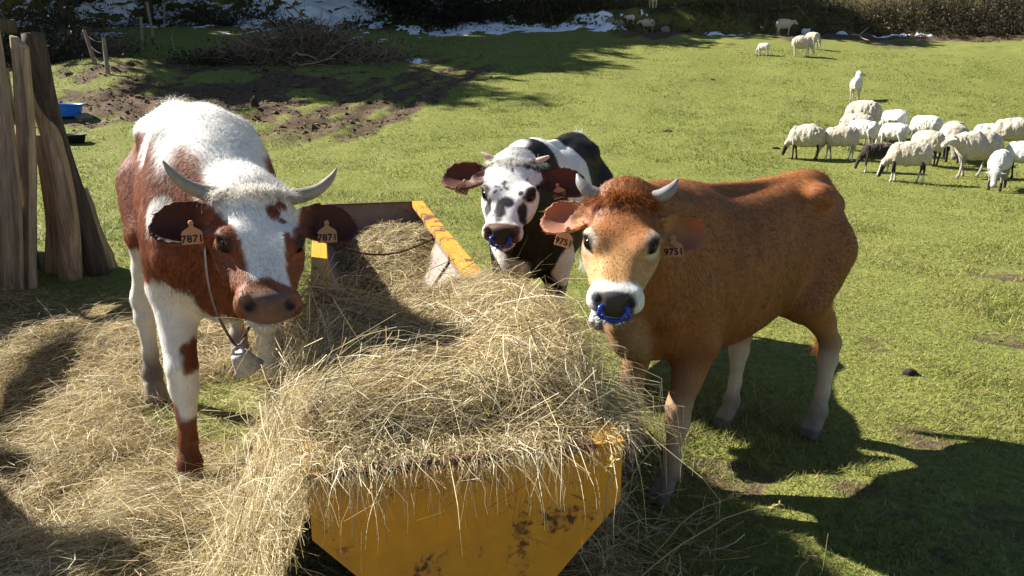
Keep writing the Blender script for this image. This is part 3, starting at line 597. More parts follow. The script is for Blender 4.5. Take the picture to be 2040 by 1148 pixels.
# ================================================================ animals: signed-distance modelling
def smin(a, b, k): h = np.clip(.5 + .5 * (b - a) / k, 0, 1); return b * (1 - h) + a * h - k * h * (1 - h)
def ssub(a, b, k): h = np.clip(.5 - .5 * (a + b) / k, 0, 1); return a * (1 - h) - b * h + k * h * (1 - h)
def rc(P, a, b, ra, rb):
    a = np.asarray(a, float); b = np.asarray(b, float); d = b - a
    t = np.clip((P - a) @ d / (d @ d), 0, 1); t = t
    return np.linalg.norm(P - a - t[:, None] * d, axis=1) - (ra + (rb - ra) * t)
def chain(P, pts, k=.02):
    d = None
    for (p, r), (q, s) in zip(pts[:-1], pts[1:]):
        e = rc(P, p, q, r, s); d = e if d is None else smin(d, e, k)
    return d
def ell(P, c, r, M=None):
    q = P - np.asarray(c, float)
    if M is not None: q = q @ M                     # columns of M are the local axes
    r = np.asarray(r, float); k0 = np.linalg.norm(q / r, axis=1); k1 = np.linalg.norm(q / (r * r), axis=1) + 1e-9
    return k0 * (k0 - 1) / k1
def loft(x, y, z, xs, top, bot, w, n=2.3, low=0.0, e=None):
    T = cub(x, xs, top); B = cub(x, xs, bot); Wd = np.maximum(cub(x, xs, w), .008); h = np.maximum((T - B) / 2, .008); c = (T + B) / 2
    v = (z - c) / h
    if low: Wd = Wd * (1 - low * np.clip(-v, 0, 1))
    r = (np.abs(y / Wd) ** n + np.abs(v) ** n) ** (1 / n)
    d = (r - 1) * np.minimum(Wd, h)
    dx = np.maximum(np.maximum(xs[0] - x, x - xs[-1]), 0)
    return np.where(dx > 0, np.sqrt(np.maximum(d, 0) ** 2 + dx ** 2), d)
def surface_nets(fn, lo, hi, step):
    lo = np.asarray(lo, float); hi = np.asarray(hi, float); C = 4
    n = (np.ceil((hi - lo) / step / C).astype(int)) * C
    cx = [lo[i] + (np.arange(n[i] // C) * C + C / 2) * step for i in range(3)]
    G = np.stack(np.meshgrid(*cx, indexing='ij'), -1).reshape(-1, 3)
    dc = fn(G).reshape([m // C for m in n])
    f = np.repeat(np.repeat(np.repeat(dc, C, 0), C, 1), C, 2).astype(np.float32)
    act = np.abs(dc) < C * step * 1.7
    act = np.repeat(np.repeat(np.repeat(act, C, 0), C, 1), C, 2)
    ii = np.argwhere(act); f[act] = fn(lo + ii * step)
    s = f < 0
    cnt = np.zeros(np.array(f.shape) - 1, np.int8)
    for a in (0, 1):
        for b in (0, 1):
            for c in (0, 1): cnt += s[a:f.shape[0] - 1 + a, b:f.shape[1] - 1 + b, c:f.shape[2] - 1 + c]
    cells = np.argwhere((cnt > 0) & (cnt < 8)); idx = np.full(cnt.shape, -1, np.int32); idx[tuple(cells.T)] = np.arange(len(cells))
    acc = np.zeros((len(cells), 3)); m = np.zeros(len(cells))
    cor = [(a, b, c) for a in (0, 1) for b in (0, 1) for c in (0, 1)]
    for p in cor:
        for ax in range(3):
            if p[ax]: continue
            q = list(p); q[ax] = 1
            fa = f[tuple((cells + p).T)]; fb = f[tuple((cells + q).T)]; x = (fa < 0) != (fb < 0)
            t = np.where(x, fa / np.where(x, fa - fb, 1), 0)
            pos = np.array(p, float)[None] + 0 * cells; pos[:, ax] += t
            acc[x] += pos[x]; m += x
    V = lo + (cells + acc / m[:, None]) * step
    F = []
    for ax in range(3):
        b, c = (ax + 1) % 3, (ax + 2) % 3
        sl0 = [slice(1, -1)] * 3; sl1 = [slice(1, -1)] * 3; sl0[ax] = slice(0, -1); sl1[ax] = slice(1, None)
        s0 = s[tuple(sl0)]; s1 = s[tuple(sl1)]; e = np.argwhere(s0 != s1); off = np.array([1, 1, 1]); off[ax] = 0; e = e + off
        flip = s[tuple(e.T)]
        eb = np.zeros(3, int); eb[b] = 1; ec = np.zeros(3, int); ec[c] = 1
        g = lambda d: idx[tuple((e - d).T)]
        q = np.stack([g(eb + ec), g(ec), g(0 * eb), g(eb)], 1)
        q[~flip] = q[~flip][:, ::-1]; F.append(q)
    F = np.concatenate(F)
    return V, F[(F >= 0).all(1)]
def vnormals(V, F):
    n = np.cross(V[F[:, 2]] - V[F[:, 0]], V[F[:, 3]] - V[F[:, 1]]); N = np.zeros_like(V)
    for k in range(4): np.add.at(N, F[:, k], n)
    return norm(N)
def smooth_mesh(V, F, it=2, lam=.5):
    for _ in range(it):
        S = np.zeros_like(V); c = np.zeros(len(V))
        for k in range(4):
            np.add.at(S, F[:, k], V[F[:, (k + 1) % 4]]); np.add.at(S, F[:, k], V[F[:, (k + 3) % 4]]); np.add.at(c, F[:, k], 2)
        V = V + lam * (S / c[:, None] - V)
    return V

# ---------------------------------------------------------------- the cow
HS = np.array([-.045, 0, .05, .10, .15, .20, .26, .32, .37, .41, .445, .468])
H_W = np.array([.045, .088, .104, .108, .109, .110, .099, .081, .071, .072, .068, .040])
H_T = np.array([-.045, -.004, .008, .010, .008, .002, -.006, -.014, -.020, -.026, -.040, -.065])
H_B = np.array([-.09, -.13, -.17, -.195, -.205, -.20, -.18, -.155, -.14, -.132, -.125, -.11])
TX = np.array([-.03, .03, .12, .25, .40, .58, .78, .95, 1.08, 1.18, 1.28, 1.36, 1.40])
T_T = np.array([1.08, 1.175, 1.225, 1.245, 1.225, 1.205, 1.20, 1.215, 1.245, 1.235, 1.16, 1.04, .95])
T_B = np.array([.98, .80, .70, .655, .60, .55, .52, .525, .54, .545, .57, .64, .74])
T_W = np.array([.04, .115, .165, .198, .215, .24, .255, .245, .215, .185, .15, .10, .04])

class Cow:
    def __init__(s, loc, yaw, scale, poll, muzzle, normal, hs, legs, ears, roll=0.0, tail=True, torso=None, seed=0, hw=1.0, lift=0.0, neck=1.0, bony=0.0):
        s.hw = np.array([1, hw, 1.]); s.lift = lift; s.nk = neck; s.bony = bony
        s.loc = np.array(loc, float); s.sc = scale; s.yaw = yaw; s.seed = seed
        c, n = math.cos(yaw), math.sin(yaw)
        s.M = np.array([[c, -n, 0], [n, c, 0], [0, 0, 1]])           # body->world
        X = norm(np.array(muzzle) - np.array(poll)); Z = np.array(normal, float); Z = norm(Z - X * (Z @ X)); Y = np.cross(Z, X)
        cr, sr = math.cos(roll), math.sin(roll); Y, Z = Y * cr + Z * sr, Z * cr - Y * sr
        s.HM = s.M.T @ np.stack([X, Y, Z], 1)                        # head axes as columns, in body frame
        s.poll = s.to_body(poll); s.hs = hs; s.legs = legs; s.ears = ears; s.tail = tail; s.tw = 1.0 if torso is None else torso
    def to_body(s, p): return (np.asarray(p, float) - s.loc) @ s.M / s.sc
    def head_pt(s, h): return s.poll + s.HM @ (np.asarray(h, float) * s.hs * s.hw)
    def hloc(s, P): return (P - s.poll) @ s.HM / s.hs / s.hw
    def d_head(s, P):
        q = s.hloc(P); x, y, z = q.T; ay = np.abs(y); qa = np.stack([x, ay, z], 1)
        d = loft(x, y, z, HS, H_T, H_B, H_W, 2.5, .30)
        d = smin(d, ell(q, (.0, 0, -.045), (.05, .085, .05)), .03)            # poll
        d = smin(d, ell(qa, (.222, .070, -.024), (.050, .034, .030)), .04)    # orbit
        d = smin(d, ell(qa, (.203, .088, -.010), (.026, .022, .014)), .02)   # brow
        d = smin(d, ell(qa, (.19, .065, -.13), (.10, .035, .07)), .05)        # cheek
        d = ssub(d, ell(qa, (.315, .092, -.040), (.065, .020, .028)), .035)     # hollow beside the nose bone
        d = ssub(d, ell(qa, (.125, .118, -.035), (.045, .014, .03)), .03)       # temple
        d = smin(d, rc(qa, (.25, .070, -.075), (.34, .060, -.085), .022, .016), .03)   # facial crest
        d = smin(d, ell(q, (.432, 0, -.062), (.036, .060, .045)), .02)        # nose pad
        d = smin(d, ell(qa, (.415, .052, -.075), (.04, .026, .042)), .02)      # nostril wings / upper lip
        d = smin(d, chain(q, [((.20, 0, -.170), .055), ((.40, 0, -.152), .042), ((.435, 0, -.140), .034)]), .012)   # lower jaw
        d = ssub(d, ell(q, (.43, 0, -.120), (.06, .09, .007)), .012)          # mouth line
        nm = np.array([[.5, -.55, .2], [.0, .35, .93], [-.86, .0, .0]])
        d = ssub(d, rc(qa, (.475, .028, -.050), (.440, .054, -.040), .011, .014), .008)   # nostril
        d = ssub(d, ell(qa, (.233, .107, -.016), (.021, .020, .012)), .005)     # eye opening
        return d * s.hs
    def ear_frame(s, i):
        base, out, face, L, Wd, cup = s.ears[i]
        e = norm(out); g = np.asarray(face, float); g = norm(g - e * (g @ e)); return np.asarray(base, float), e, g, np.cross(g, e), L, Wd, cup
    def d_ear(s, P, i):
        q = s.hloc(P); b, e, g, f, L, Wd, cup = s.ear_frame(i)
        q = q - b; x = q @ e; y = q @ f; z = q @ g; t = np.clip(x / L, 0, 1)
        w = Wd * np.interp(t, [0, .12, .3, .55, .75, .9, 1], [.42, .70, .95, 1.02, .92, .66, .2])
        z0 = cup * (np.abs(y) / Wd) ** 2 - .02 * np.sin(t * 3) + .03 * (1 - t) ** 3 * (np.abs(y) / Wd)
        th = .0092; r = .0045
        a = np.maximum(np.abs(y) - w, 0); c = np.abs(z - z0) * .8 - th + r; dx = np.maximum(np.maximum(-x, x - L), 0)
        d = np.sqrt(np.maximum(a, 0) ** 2 + np.maximum(c, 0) ** 2 + dx ** 2) + np.minimum(np.maximum(np.maximum(np.abs(y) - w, c), np.maximum(-x, x - L)), 0) - r
        root = rc(q, -e * .02, e * .045, .034, .026)
        d = smin(d, root, .02)
        d = ssub(d, ell(q - (e * .05 + g * .035), (0, 0, 0), (.05, .024, .03), np.stack([e, f, g], 1)), .01)
        return d * s.hs
    def d_leg(s, P, i):
        pts = s.legs[i]['p']; r = s.legs[i]['r']
        d = chain(P, list(zip(pts, r)), .03)
        foot = np.asarray(pts[-1]) - (0, 0, .045); f = s.legs[i].get('f', (1, 0, 0)); f = norm(f)
        a = foot + np.array([0, 0, .03]); side = np.array([-f[1], f[0], 0])
        q = P - foot; z = q[:, 2]
        for sg in (-1, 1):
            c0 = side * sg * .021; 
            h = rc(q, c0 + f * .0 + np.array([0, 0, .075]), c0 + f * .035 + np.array([0, 0, .022]), .025, .030)
            d = smin(d, h, .012)
        d = np.maximum(d, -(P[:, 2] - foot[2] + .0))
        return d
    def d_body(s, P):
        x, y, z = P.T
        d = loft(x, y, z, TX, T_T, T_B + s.lift, T_W * s.tw, 2.1)
        Pa = np.stack([x, np.abs(y), z], 1)
        d = smin(d, ell(Pa, (.30, .155 if s.bony >= 1 else .12, 1.155 if s.bony >= 1 else 1.13), (.07, .05, .045)), .07)        # hook bones
        d = smin(d, ell(Pa, (.02, .07, 1.08), (.04, .03, .035)), .06)         # pin bones
        d = smin(d, ell(Pa, (1.14, .12, .86), (.15, .09, .24)), .07)         # shoulder
        d = smin(d, ell(Pa, (.18, .12, .86), (.16, .10, .22)), .07)          # thigh
        d = smin(d, rc(P, (.05, 0, 1.19), (1.05, 0, 1.215), .022, .028), .035)  # spine
        if s.bony:
            d = ssub(d, ell(Pa, (.47, .27 + (0 if s.bony >= 1 else .05), 1.06), (.11, .06, .09)), .09)        # flank hollow
            d = d - .0045 * s.bony * np.sin(x * 62 + z * 14) * sstep(.55, .68, x) * sstep(1.05, .92, x) * sstep(.58, .7, z) * sstep(1.18, 1.05, z)
            d = smin(d, rc(Pa, (1.10, .12, 1.16), (1.26, .155, .80), .035, .045), .06)   # shoulder blade
        return d
    def d_neck(s, P):
        A = s.head_pt((-.01, 0, -.07)); B = s.head_pt((.10, 0, -.15)); C = s.head_pt((.03, 0, -.12))
        k = s.nk
        d = chain(P, [((1.02, 0, 1.10), .13), ((1.02, 0, 1.10) * np.array([.5, 1, .5]) + A * .5, .11 * k), (A, .08)], .06)
        d = smin(d, chain(P, [((1.22, 0, .86), .155 * k), (np.array((1.22, 0, .86)) * .5 + C * .5, .118 * k), (C, .085)], .08), .10)
        d = smin(d, chain(P, [((1.30, 0, .70), .07 * k), (np.array((1.30, 0, .72)) * .5 + B * .5 + np.array([0, 0, -.02]), .035), (B, .045)], .08), .09)
        return d
    def d_tail(s, P):
        pts = [((.12, 0, 1.17), .034), ((.0, 0, 1.13), .028), ((-.045, 0, .97), .022), ((-.065, .01, .72), .018), ((-.06, .02, .60), .028), ((-.05, .02, .42), .018)]
        return chain(P, pts, .015)
    def field(s, P):
        d = s.d_body(P)
        def part(fn, m, k, d):
            if m.any():
                d[m] = smin(d[m], fn(P[m]), k)
            return d
        hc = s.head_pt((.2, 0, -.05)); rad = np.linalg.norm(P - hc, axis=1)
        d = part(s.d_neck, P[:, 0] > .75, .09, d)
        for i in range(4):
            pp = np.array(s.legs[i]['p']); lo = pp.min(0) - .25; hi = pp.max(0) + .25
            d = part(lambda q, i=i: s.d_leg(q, i), ((P > lo) & (P < hi)).all(1), .05, d)
        if s.tail: d = part(s.d_tail, P[:, 0] < .16, .02, d)
        d = part(s.d_head, rad < .45 * s.hs + .06, .035, d)
        for i in range(2):
            b = s.head_pt(s.ears[i][0] + norm(s.ears[i][1]) * .1)
            d = part(lambda q, i=i: s.d_ear(q, i), np.linalg.norm(P - b, axis=1) < .28, .012, d)
        return d
    def field_old(s, P):
        d = s.d_body(P)
        d = smin(d, s.d_neck(P), .09)
        for i in range(4): d = smin(d, s.d_leg(P, i), .05)
        if s.tail: d = smin(d, s.d_tail(P), .02)
        d = smin(d, s.d_head(P), .035)
        for i in range(2): d = smin(d, s.d_ear(P, i), .012)
        return d
    def build(s, step=.008):
        allp = [s.head_pt((.5, 0, 0)), s.head_pt((-.1, .4, 0)), s.head_pt((-.1, -.4, 0)), s.head_pt((.2, .4, 0)), s.head_pt((.2, -.4, 0)), s.head_pt((.5, 0, -.25))] + [p for l in s.legs for p in l['p']] + [(-.14, 0, 1.3), (1.4, -.32, .3), (1.4, .32, .3)]
        allp = np.array(allp)
        lo = allp.min(0) - .06; hi = allp.max(0) + .06; lo[2] = -.02
        V, F = surface_nets(s.field, lo, hi, step / s.sc)
        V = smooth_mesh(V, F, 1, .4)
        return V, F

def horn_mesh(name, pts, rad):
    ts = np.linspace(0, 1, len(pts)); t = np.linspace(0, 1, 22)
    path = np.stack([cub(t, ts, np.array(pts)[:, i]) for i in range(3)], 1)
    r = cub(t, np.linspace(0, 1, len(rad)), rad) * (1 + .025 * np.sin(t * 55) * (t < .55))
    V, F = tube(path, r, 16)
    return mesh_np(name, V, F, smooth=True)
# ---------------------------------------------------------------- coats, horns, tags
def coat_material(name, ear=False):
    m = NT(name); c = m.attr('col'); v = m.noise(60, 3, .6, m.coord()); w = m.noise(9, 3, .5, m.coord())
    c = m.mixc(.15, c, m.ramp(v, [(.3, .55), (.7, 1.35)]), 'MULTIPLY')
    c = m.mixc(.4, c, m.ramp(w, [(.3, .75), (.7, 1.2)]), 'MULTIPLY')
    return m.bsdf(c, .6, .25, normal=m.bump(m.noise(180, 2, .6, m.coord()), .003, .2), trans=m.math('MULTIPLY', m.attr('thin', 'Fac'), .5), tcol=m.mixc(.8, c, (.9, .20, .07)))
M_HIDE = coat_material('cow_hide')
_m = NT('cow_fur'); M_FUR = _m.bsdf(_m.attr('col'), .5, .3, trans=.42)
_m = NT('horn'); M_HORN = _m.bsdf(_m.mixc(_m.noise(25, 4, .6, _m.coord()), (.16, .14, .11), (.42, .38, .30)), .4, .4, normal=_m.bump(_m.noise(60, 3, .6, _m.coord()), .003, .4))
_m = NT('horn_dark'); M_HORND = _m.bsdf(_m.mixc(_m.noise(25, 4, .6, _m.coord()), (.14, .13, .12), (.36, .35, .34)), .4, .4)
_m = NT('horn_pale'); M_HORNP = _m.bsdf((.50, .38, .30), .5, .3)
_m = NT('eye'); M_EYE = _m.bsdf((.006, .004, .003), .12, .25)
_m = NT('ear_tag'); M_TAG = _m.bsdf(_m.mixc(_m.noise(90, 4, .6, _m.coord()), (.42, .22, .12), (.58, .33, .19)), .6, .2, trans=.2)
_m = NT('tag_ink'); M_INK = _m.bsdf((.012, .01, .01), .6, .2)
_m = NT('blue_plastic'); M_BLUE = _m.bsdf((.02, .06, .42), .3, .5)
_m = NT('strap'); M_STRAP = _m.bsdf(_m.mixc(_m.noise(40, 4, .6, _m.coord()), (.018, .011, .008), (.05, .03, .02)), .7, .2)
_m = NT('bell_metal'); M_BELL = _m.bsdf(_m.mixc(_m.noise(30, 5, .6, _m.coord()), (.22, .21, .18), (.55, .53, .47)), .6, .4)

def blob(P, c, r, nz=.25, f=9.0, soft=.12, seed=0.0):
    q = (P - np.asarray(c, float)) / np.asarray(r, float)
    d = np.linalg.norm(q, axis=1) + nz * fbm(P, f, 3, seed + 5)
    return 1 - sstep(1 - soft, 1 + soft, d)
def fleg(foot, s, knee=None, sh=(1.13, .12, .86), el=(1.07, .145, .66)):
    foot = np.array(foot, float); sh = np.array(sh) * (1, s, 1); el = np.array(el) * (1, s, 1)
    k = el + (foot - el) * ((el[2] - .37) / (el[2] - foot[2])) + np.array([.025, 0, 0]) if knee is None else np.array(knee, float)
    ft = foot + np.array([-.035, 0, .125])
    c1 = k * .75 + ft * .25; c1[2] -= .02
    return dict(p=[sh, el, k + (0, 0, .03), k - (0, 0, .035), c1 * .4 + ft * .6, ft, foot + (0, 0, .045)], r=[.105, .080, .046, .043, .0255, .036, .035])
def hleg(foot, s, st=(.36, .155, .70), th=(.20, .13, .90), hk=None):
    foot = np.array(foot, float); st = np.array(st) * (1, s, 1); th = np.array(th) * (1, s, 1)
    h = foot + np.array([-.085, 0, .43]) if hk is None else np.array(hk, float)
    g = st * .45 + h * .55 + (-.01, 0, .03); ft = foot + np.array([-.035, 0, .125])
    return dict(p=[th, st, g, h + (.012, 0, .03), h - (-.02, 0, .05), h * .3 + ft * .7, ft, foot + (0, 0, .045)], r=[.14, .10, .058, .045, .040, .0265, .037, .036])
def sample_faces(V, F, n, w, rng):
    a = np.linalg.norm(np.cross(V[F[:, 2]] - V[F[:, 0]], V[F[:, 3]] - V[F[:, 1]]), axis=1) * w[F].mean(1)
    f = rng.choice(len(F), n, p=a / a.sum()); u, v = rng.random((2, n, 1))
    q = F[f]; W4 = np.stack([(1 - u) * (1 - v), u * (1 - v), u * v, (1 - u) * v], 1)[:, :, 0]
    return q, W4
def strands(P, N, D, L, wid, col, rng, lift=.15, curl=.13, K=3, flat=.12):
    n = len(P); D = D + curl * rng.normal(size=(n, 3)); D = norm(D - N * (D * N).sum(1, keepdims=True))
    lf = (lift * (1 + .5 * rng.normal(size=n)))[:, None]
    pts = np.zeros((n, K, 3)); pts[:, 0] = P - N * .002; L = np.asarray(L)[:, None] if np.ndim(L) else np.full((n, 1), L)
    for k in range(1, K):
        s = k / (K - 1); pts[:, k] = P + L * s * norm(D + N * lf * (1.2 - .9 * s) + .12 * s * rng.normal(size=(n, 3)))
    side = norm(np.cross(D, N + flat * rng.normal(size=(n, 3))))
    V, F = ribbons(pts, side, np.full(n, wid) if not np.ndim(wid) else wid)
    c = np.repeat(col * (1 + .11 * rng.normal(size=(n, 1))).clip(.6, 1.4), K * 2, axis=0)
    return V, F, c

def tag_meshes(text, w=.066, h=.078):
    bm = bmesh.new()
    pr = [(-w/2, 0), (w/2, 0), (w/2, h*.48), (w*.40, h*.60), (w*.11, h*.76), (w*.09, h), (-w*.09, h), (-w*.11, h*.76), (-w*.40, h*.60), (-w/2, h*.48)]
    vs = [bm.verts.new((x, 0, z - h)) for x, z in pr]; f = bm.faces.new(vs)
    r = bmesh.ops.extrude_face_region(bm, geom=[f]); bmesh.ops.translate(bm, verts=[v for v in r['geom'] if isinstance(v, bmesh.types.BMVert)], vec=(0, .0022, 0))
    bmesh.ops.recalc_face_normals(bm, faces=bm.faces); plate = bm_mesh('tag_plate', bm)
    cu = bpy.data.curves.new('t', 'FONT'); cu.body = text; cu.size = .033 * w / .066; cu.align_x = 'CENTER'; cu.extrude = .0004; cu.space_character = 1.05; cu.offset = .0006
    to = bpy.data.objects.new('t', cu); COL.objects.link(to); dg = bpy.context.evaluated_depsgraph_get()
    me = bpy.data.meshes.new_from_object(to.evaluated_get(dg)); bpy.data.objects.remove(to)
    me.transform(Matrix.Rotation(R(90), 4, 'X')); me.transform(Matrix.Translation((0, -.0012, -h + .007)))
    return plate, me

def make_cow(cow, label, colour, horns, tags, name='cow', fur_n=60000, seed=1, fur_len=.03, forelock=None, hornmat=None, flow=None, ring=False, step=.008, whorl=.215, glow=.1, flk=.075):
    rng = np.random.default_rng(seed)
    V, F = cow.build(step); N = vnormals(V, F)
    dh = cow.d_head(V); de = np.minimum(cow.d_ear(V, 0), cow.d_ear(V, 1)); dl = np.min([cow.d_leg(V, i) for i in range(4)], 0)
    isear = 1 - sstep(.0, .02, de - np.minimum(dh, .05) * 0 - .002); head = 1 - sstep(.0, .05, dh)
    H = cow.hloc(V)
    ins = np.zeros(len(V))
    for i in range(2):
        b, e, g, f, L, Wd, cup = cow.ear_frame(i); ng = N @ (cow.HM @ g)
        ins = np.maximum(ins, (1 - sstep(.0, .015, cow.d_ear(V, i))) * sstep(.0, .4, ng) * sstep(.03, .06, (H - b) @ e))
    isear = isear * (dh > .012)
    C, bald = colour(V, N, H, head, isear, ins, dl)
    # muscle and skin relief
    V = V + N * (.006 * fbm(V, 5, 3, seed)[:, None] * (1 - head)[:, None])
    root = empty(name, cow.loc, cow.yaw); tag(root, label, 'cow', 'cows feeding at the yellow trough')
    sc = cow.sc
    body = obj('body', mesh_np('body', V * sc, F, C, True, {'thin': isear * glow}), M_HIDE, root)
    # coat
    Vw = V @ cow.M.T * sc + cow.loc; Nw = N @ cow.M.T
    vis = np.where((Nw * norm(np.array([0, 0, CAM_H]) - Vw)).sum(1) > -.35, 1., .3)
    w = vis * (1 - bald) * (1 + 1.3 * head) * (1 - .6 * isear)
    q, W4 = sample_faces(V, F, fur_n, w, rng)
    mixv = lambda A: (A[q] * W4[..., None]).sum(1) if A.ndim == 2 else (A[q] * W4).sum(1)
    P, Np, Cp, Hp = mixv(V), norm(mixv(N)), mixv(C), mixv(H); hd = mixv(head); er = mixv(isear); lg = mixv(1 - sstep(.0, .06, dl)) * (P[:, 2] < .7); bl = mixv(bald)
    D = np.tile(np.array([-.8, 0, -.75]), (len(P), 1)) + .8 * np.stack([noise3(P, 4, 1), noise3(P, 4, 7), noise3(P, 4, 13)], 1)
    D = D * (1 - lg[:, None]) + lg[:, None] * np.array([-.15, 0, -1.])
    s, y = Hp[:, 0], Hp[:, 1]
    hdv = np.stack([(s - whorl) * 6, y * 5, 0 * s], 1); hdv = norm(hdv + .35 * np.stack([noise3(Hp, 18, 1), noise3(Hp, 18, 5), 0 * s], 1)) @ cow.HM.T
    D = D * (1 - hd[:, None]) + hdv * hd[:, None]
    for i in range(2):
        b, e, g, f, L, Wd, cup = cow.ear_frame(i); m = er * (np.sign(Hp[:, 1]) == np.sign(b[1])); ed = cow.HM @ e
        D = D * (1 - m[:, None]) + ed * m[:, None]
    Ln = fur_len * (1 - .55 * hd) * (1 - .45 * lg) * (1 + .3 * rng.normal(size=len(P))).clip(.4, 2) * (1 - .85 * bl)
    Ln = np.where((hd > .5) & (s < .14), Ln * 1.7, Ln)
    th_ = (P[:, 0] < .16) & (np.abs(P[:, 1]) < .07) & (P[:, 2] > 1.13); Ln = np.where(th_, Ln * 2.6, Ln); D = np.where(th_[:, None], np.array([-.3, 0., .9]) + .4 * rng.normal(size=D.shape), D)
    tl = (P[:, 0] < -.02) & (np.abs(P[:, 1]) < .06) & (P[:, 2] < .68); Ln = np.where(tl, .13, Ln)
    D = np.where(tl[:, None], np.array([0., 0, -1]), D)
    sv, sf, scol = strands(P * sc, Np, D, Ln * sc, .0022, Cp, rng)
    obj('coat', mesh_np('coat', sv, sf, scol, True), M_FUR, body)
    if forelock:
        n, L, wd = forelock
        ss = rng.uniform(-.06, flk, n); yy = rng.normal(0, wd, n).clip(-.1, .1); zz = cub(ss, HS, H_T) - .25 * np.abs(yy) ** 1.5 * 2.2 - .006
        zz = zz - np.where(ss < 0, (-ss) * .5, 0)
        hp = np.stack([ss, yy, zz], 1); P0 = cow.poll + (hp * cow.hs) @ cow.HM.T
        Nn = norm(np.stack([-.9 + ss * 12, yy * 5, np.full(n, 1.)], 1)) @ cow.HM.T
        cl = rng.integers(0, 60, n); cdir = rng.normal(size=(60, 3)) * .28
        # nearby hairs share a lock
        key = (np.floor((yy + .1) / .025) * 7 + np.floor((ss + .1) / .03)).astype(int) % 60
        Dd = np.stack([np.full(n, .55) + cdir[key, 0], yy * 14 + cdir[key, 1], np.zeros(n)], 1) @ cow.HM.T
        ci = forelock_col(rng, n) if False else np.tile(colour.lock, (n, 1))
        a, b, c = strands(P0 * sc, Nn, Dd, L * sc * (1 + .3 * rng.normal(size=n)).clip(.4, 1.7), .0024, ci, rng, .20, .10, 5)
        obj('forelock', mesh_np('forelock', a, b, c, True), M_FUR, body)
    for pts, rad in horns:
        hp = np.array([cow.head_pt(p) for p in pts]) * sc
        obj('horn', horn_mesh('horn', hp, np.array(rad) * sc * cow.hs), hornmat or M_HORN, root)
    for sg in (-1, 1):
        bm = bmesh.new(); bmesh.ops.create_uvsphere(bm, u_segments=20, v_segments=12, radius=.0230 * sc * cow.hs)
        obj('eye', bm_mesh('eye', bm, True), M_EYE, root, loc=cow.head_pt((.233, sg * .0850, -.024)) * sc)
    for i, (text, hpos, size, tilt) in enumerate(tags):
        pl, tx = tag_meshes(text, size, size * 1.15)
        wp = (cow.head_pt(hpos) * sc) @ cow.M.T + cow.loc
        to = np.array([0, 0, CAM_H]) - wp; yaw = math.atan2(to[1], to[0]) + math.pi / 2 - cow.yaw
        t = obj('ear_tag', pl, M_TAG, root, loc=cow.head_pt(hpos) * sc, rot=(R(-10), R(tilt[0]), yaw + R(tilt[1])))
        obj('number', tx, M_INK, t)
        bm = bmesh.new(); bmesh.ops.create_cone(bm, cap_ends=True, segments=12, radius1=.009, radius2=.007, depth=.006); bmesh.ops.rotate(bm, verts=bm.verts, matrix=Matrix.Rotation(R(90), 3, 'X')); bmesh.ops.translate(bm, verts=bm.verts, vec=(0, -.003, -.006))
        obj('button', bm_mesh('button', bm), M_TAG, t)
    if ring:
        rr = []; a = np.linspace(R(-28), R(208), 30); Rr = .050
        arc = np.stack([.476 - .014 * np.sin(a), Rr * np.cos(a), -.078 - Rr * 1.02 * np.sin(a)], 1)
        rr.append(tube(arc, .0062, 8))
        for sg in (-1, 1):
            rr.append(tube(np.array([(.482, sg * .040, -.055), (.490, sg * .022, -.09), (.482, sg * .004, -.118)]), [.005, .0045, .004], 6))
            rr.append(tube(np.array([arc[0 if sg > 0 else -1], (.470, sg * .045, -.052), (.462, sg * .034, -.05)]), [.0075, .008, .006], 6))
        for ang in (15, 38, 62, 90, 118, 142, 165):
            b = np.array([.470, Rr * math.cos(R(ang)), -.078 - Rr * math.sin(R(ang))]); o = np.array([.35, math.cos(R(ang)), -math.sin(R(ang))])
            rr.append(tube(np.array([b, b + o * .018]), [.0032, .0022], 6))
        Vr, Fr = joinVF(rr); Vr = (cow.poll + (Vr * cow.hs) @ cow.HM.T) * sc
        obj('nose_ring', mesh_np('nose_ring', Vr, Fr, smooth=True), M_BLUE, root)
    return root

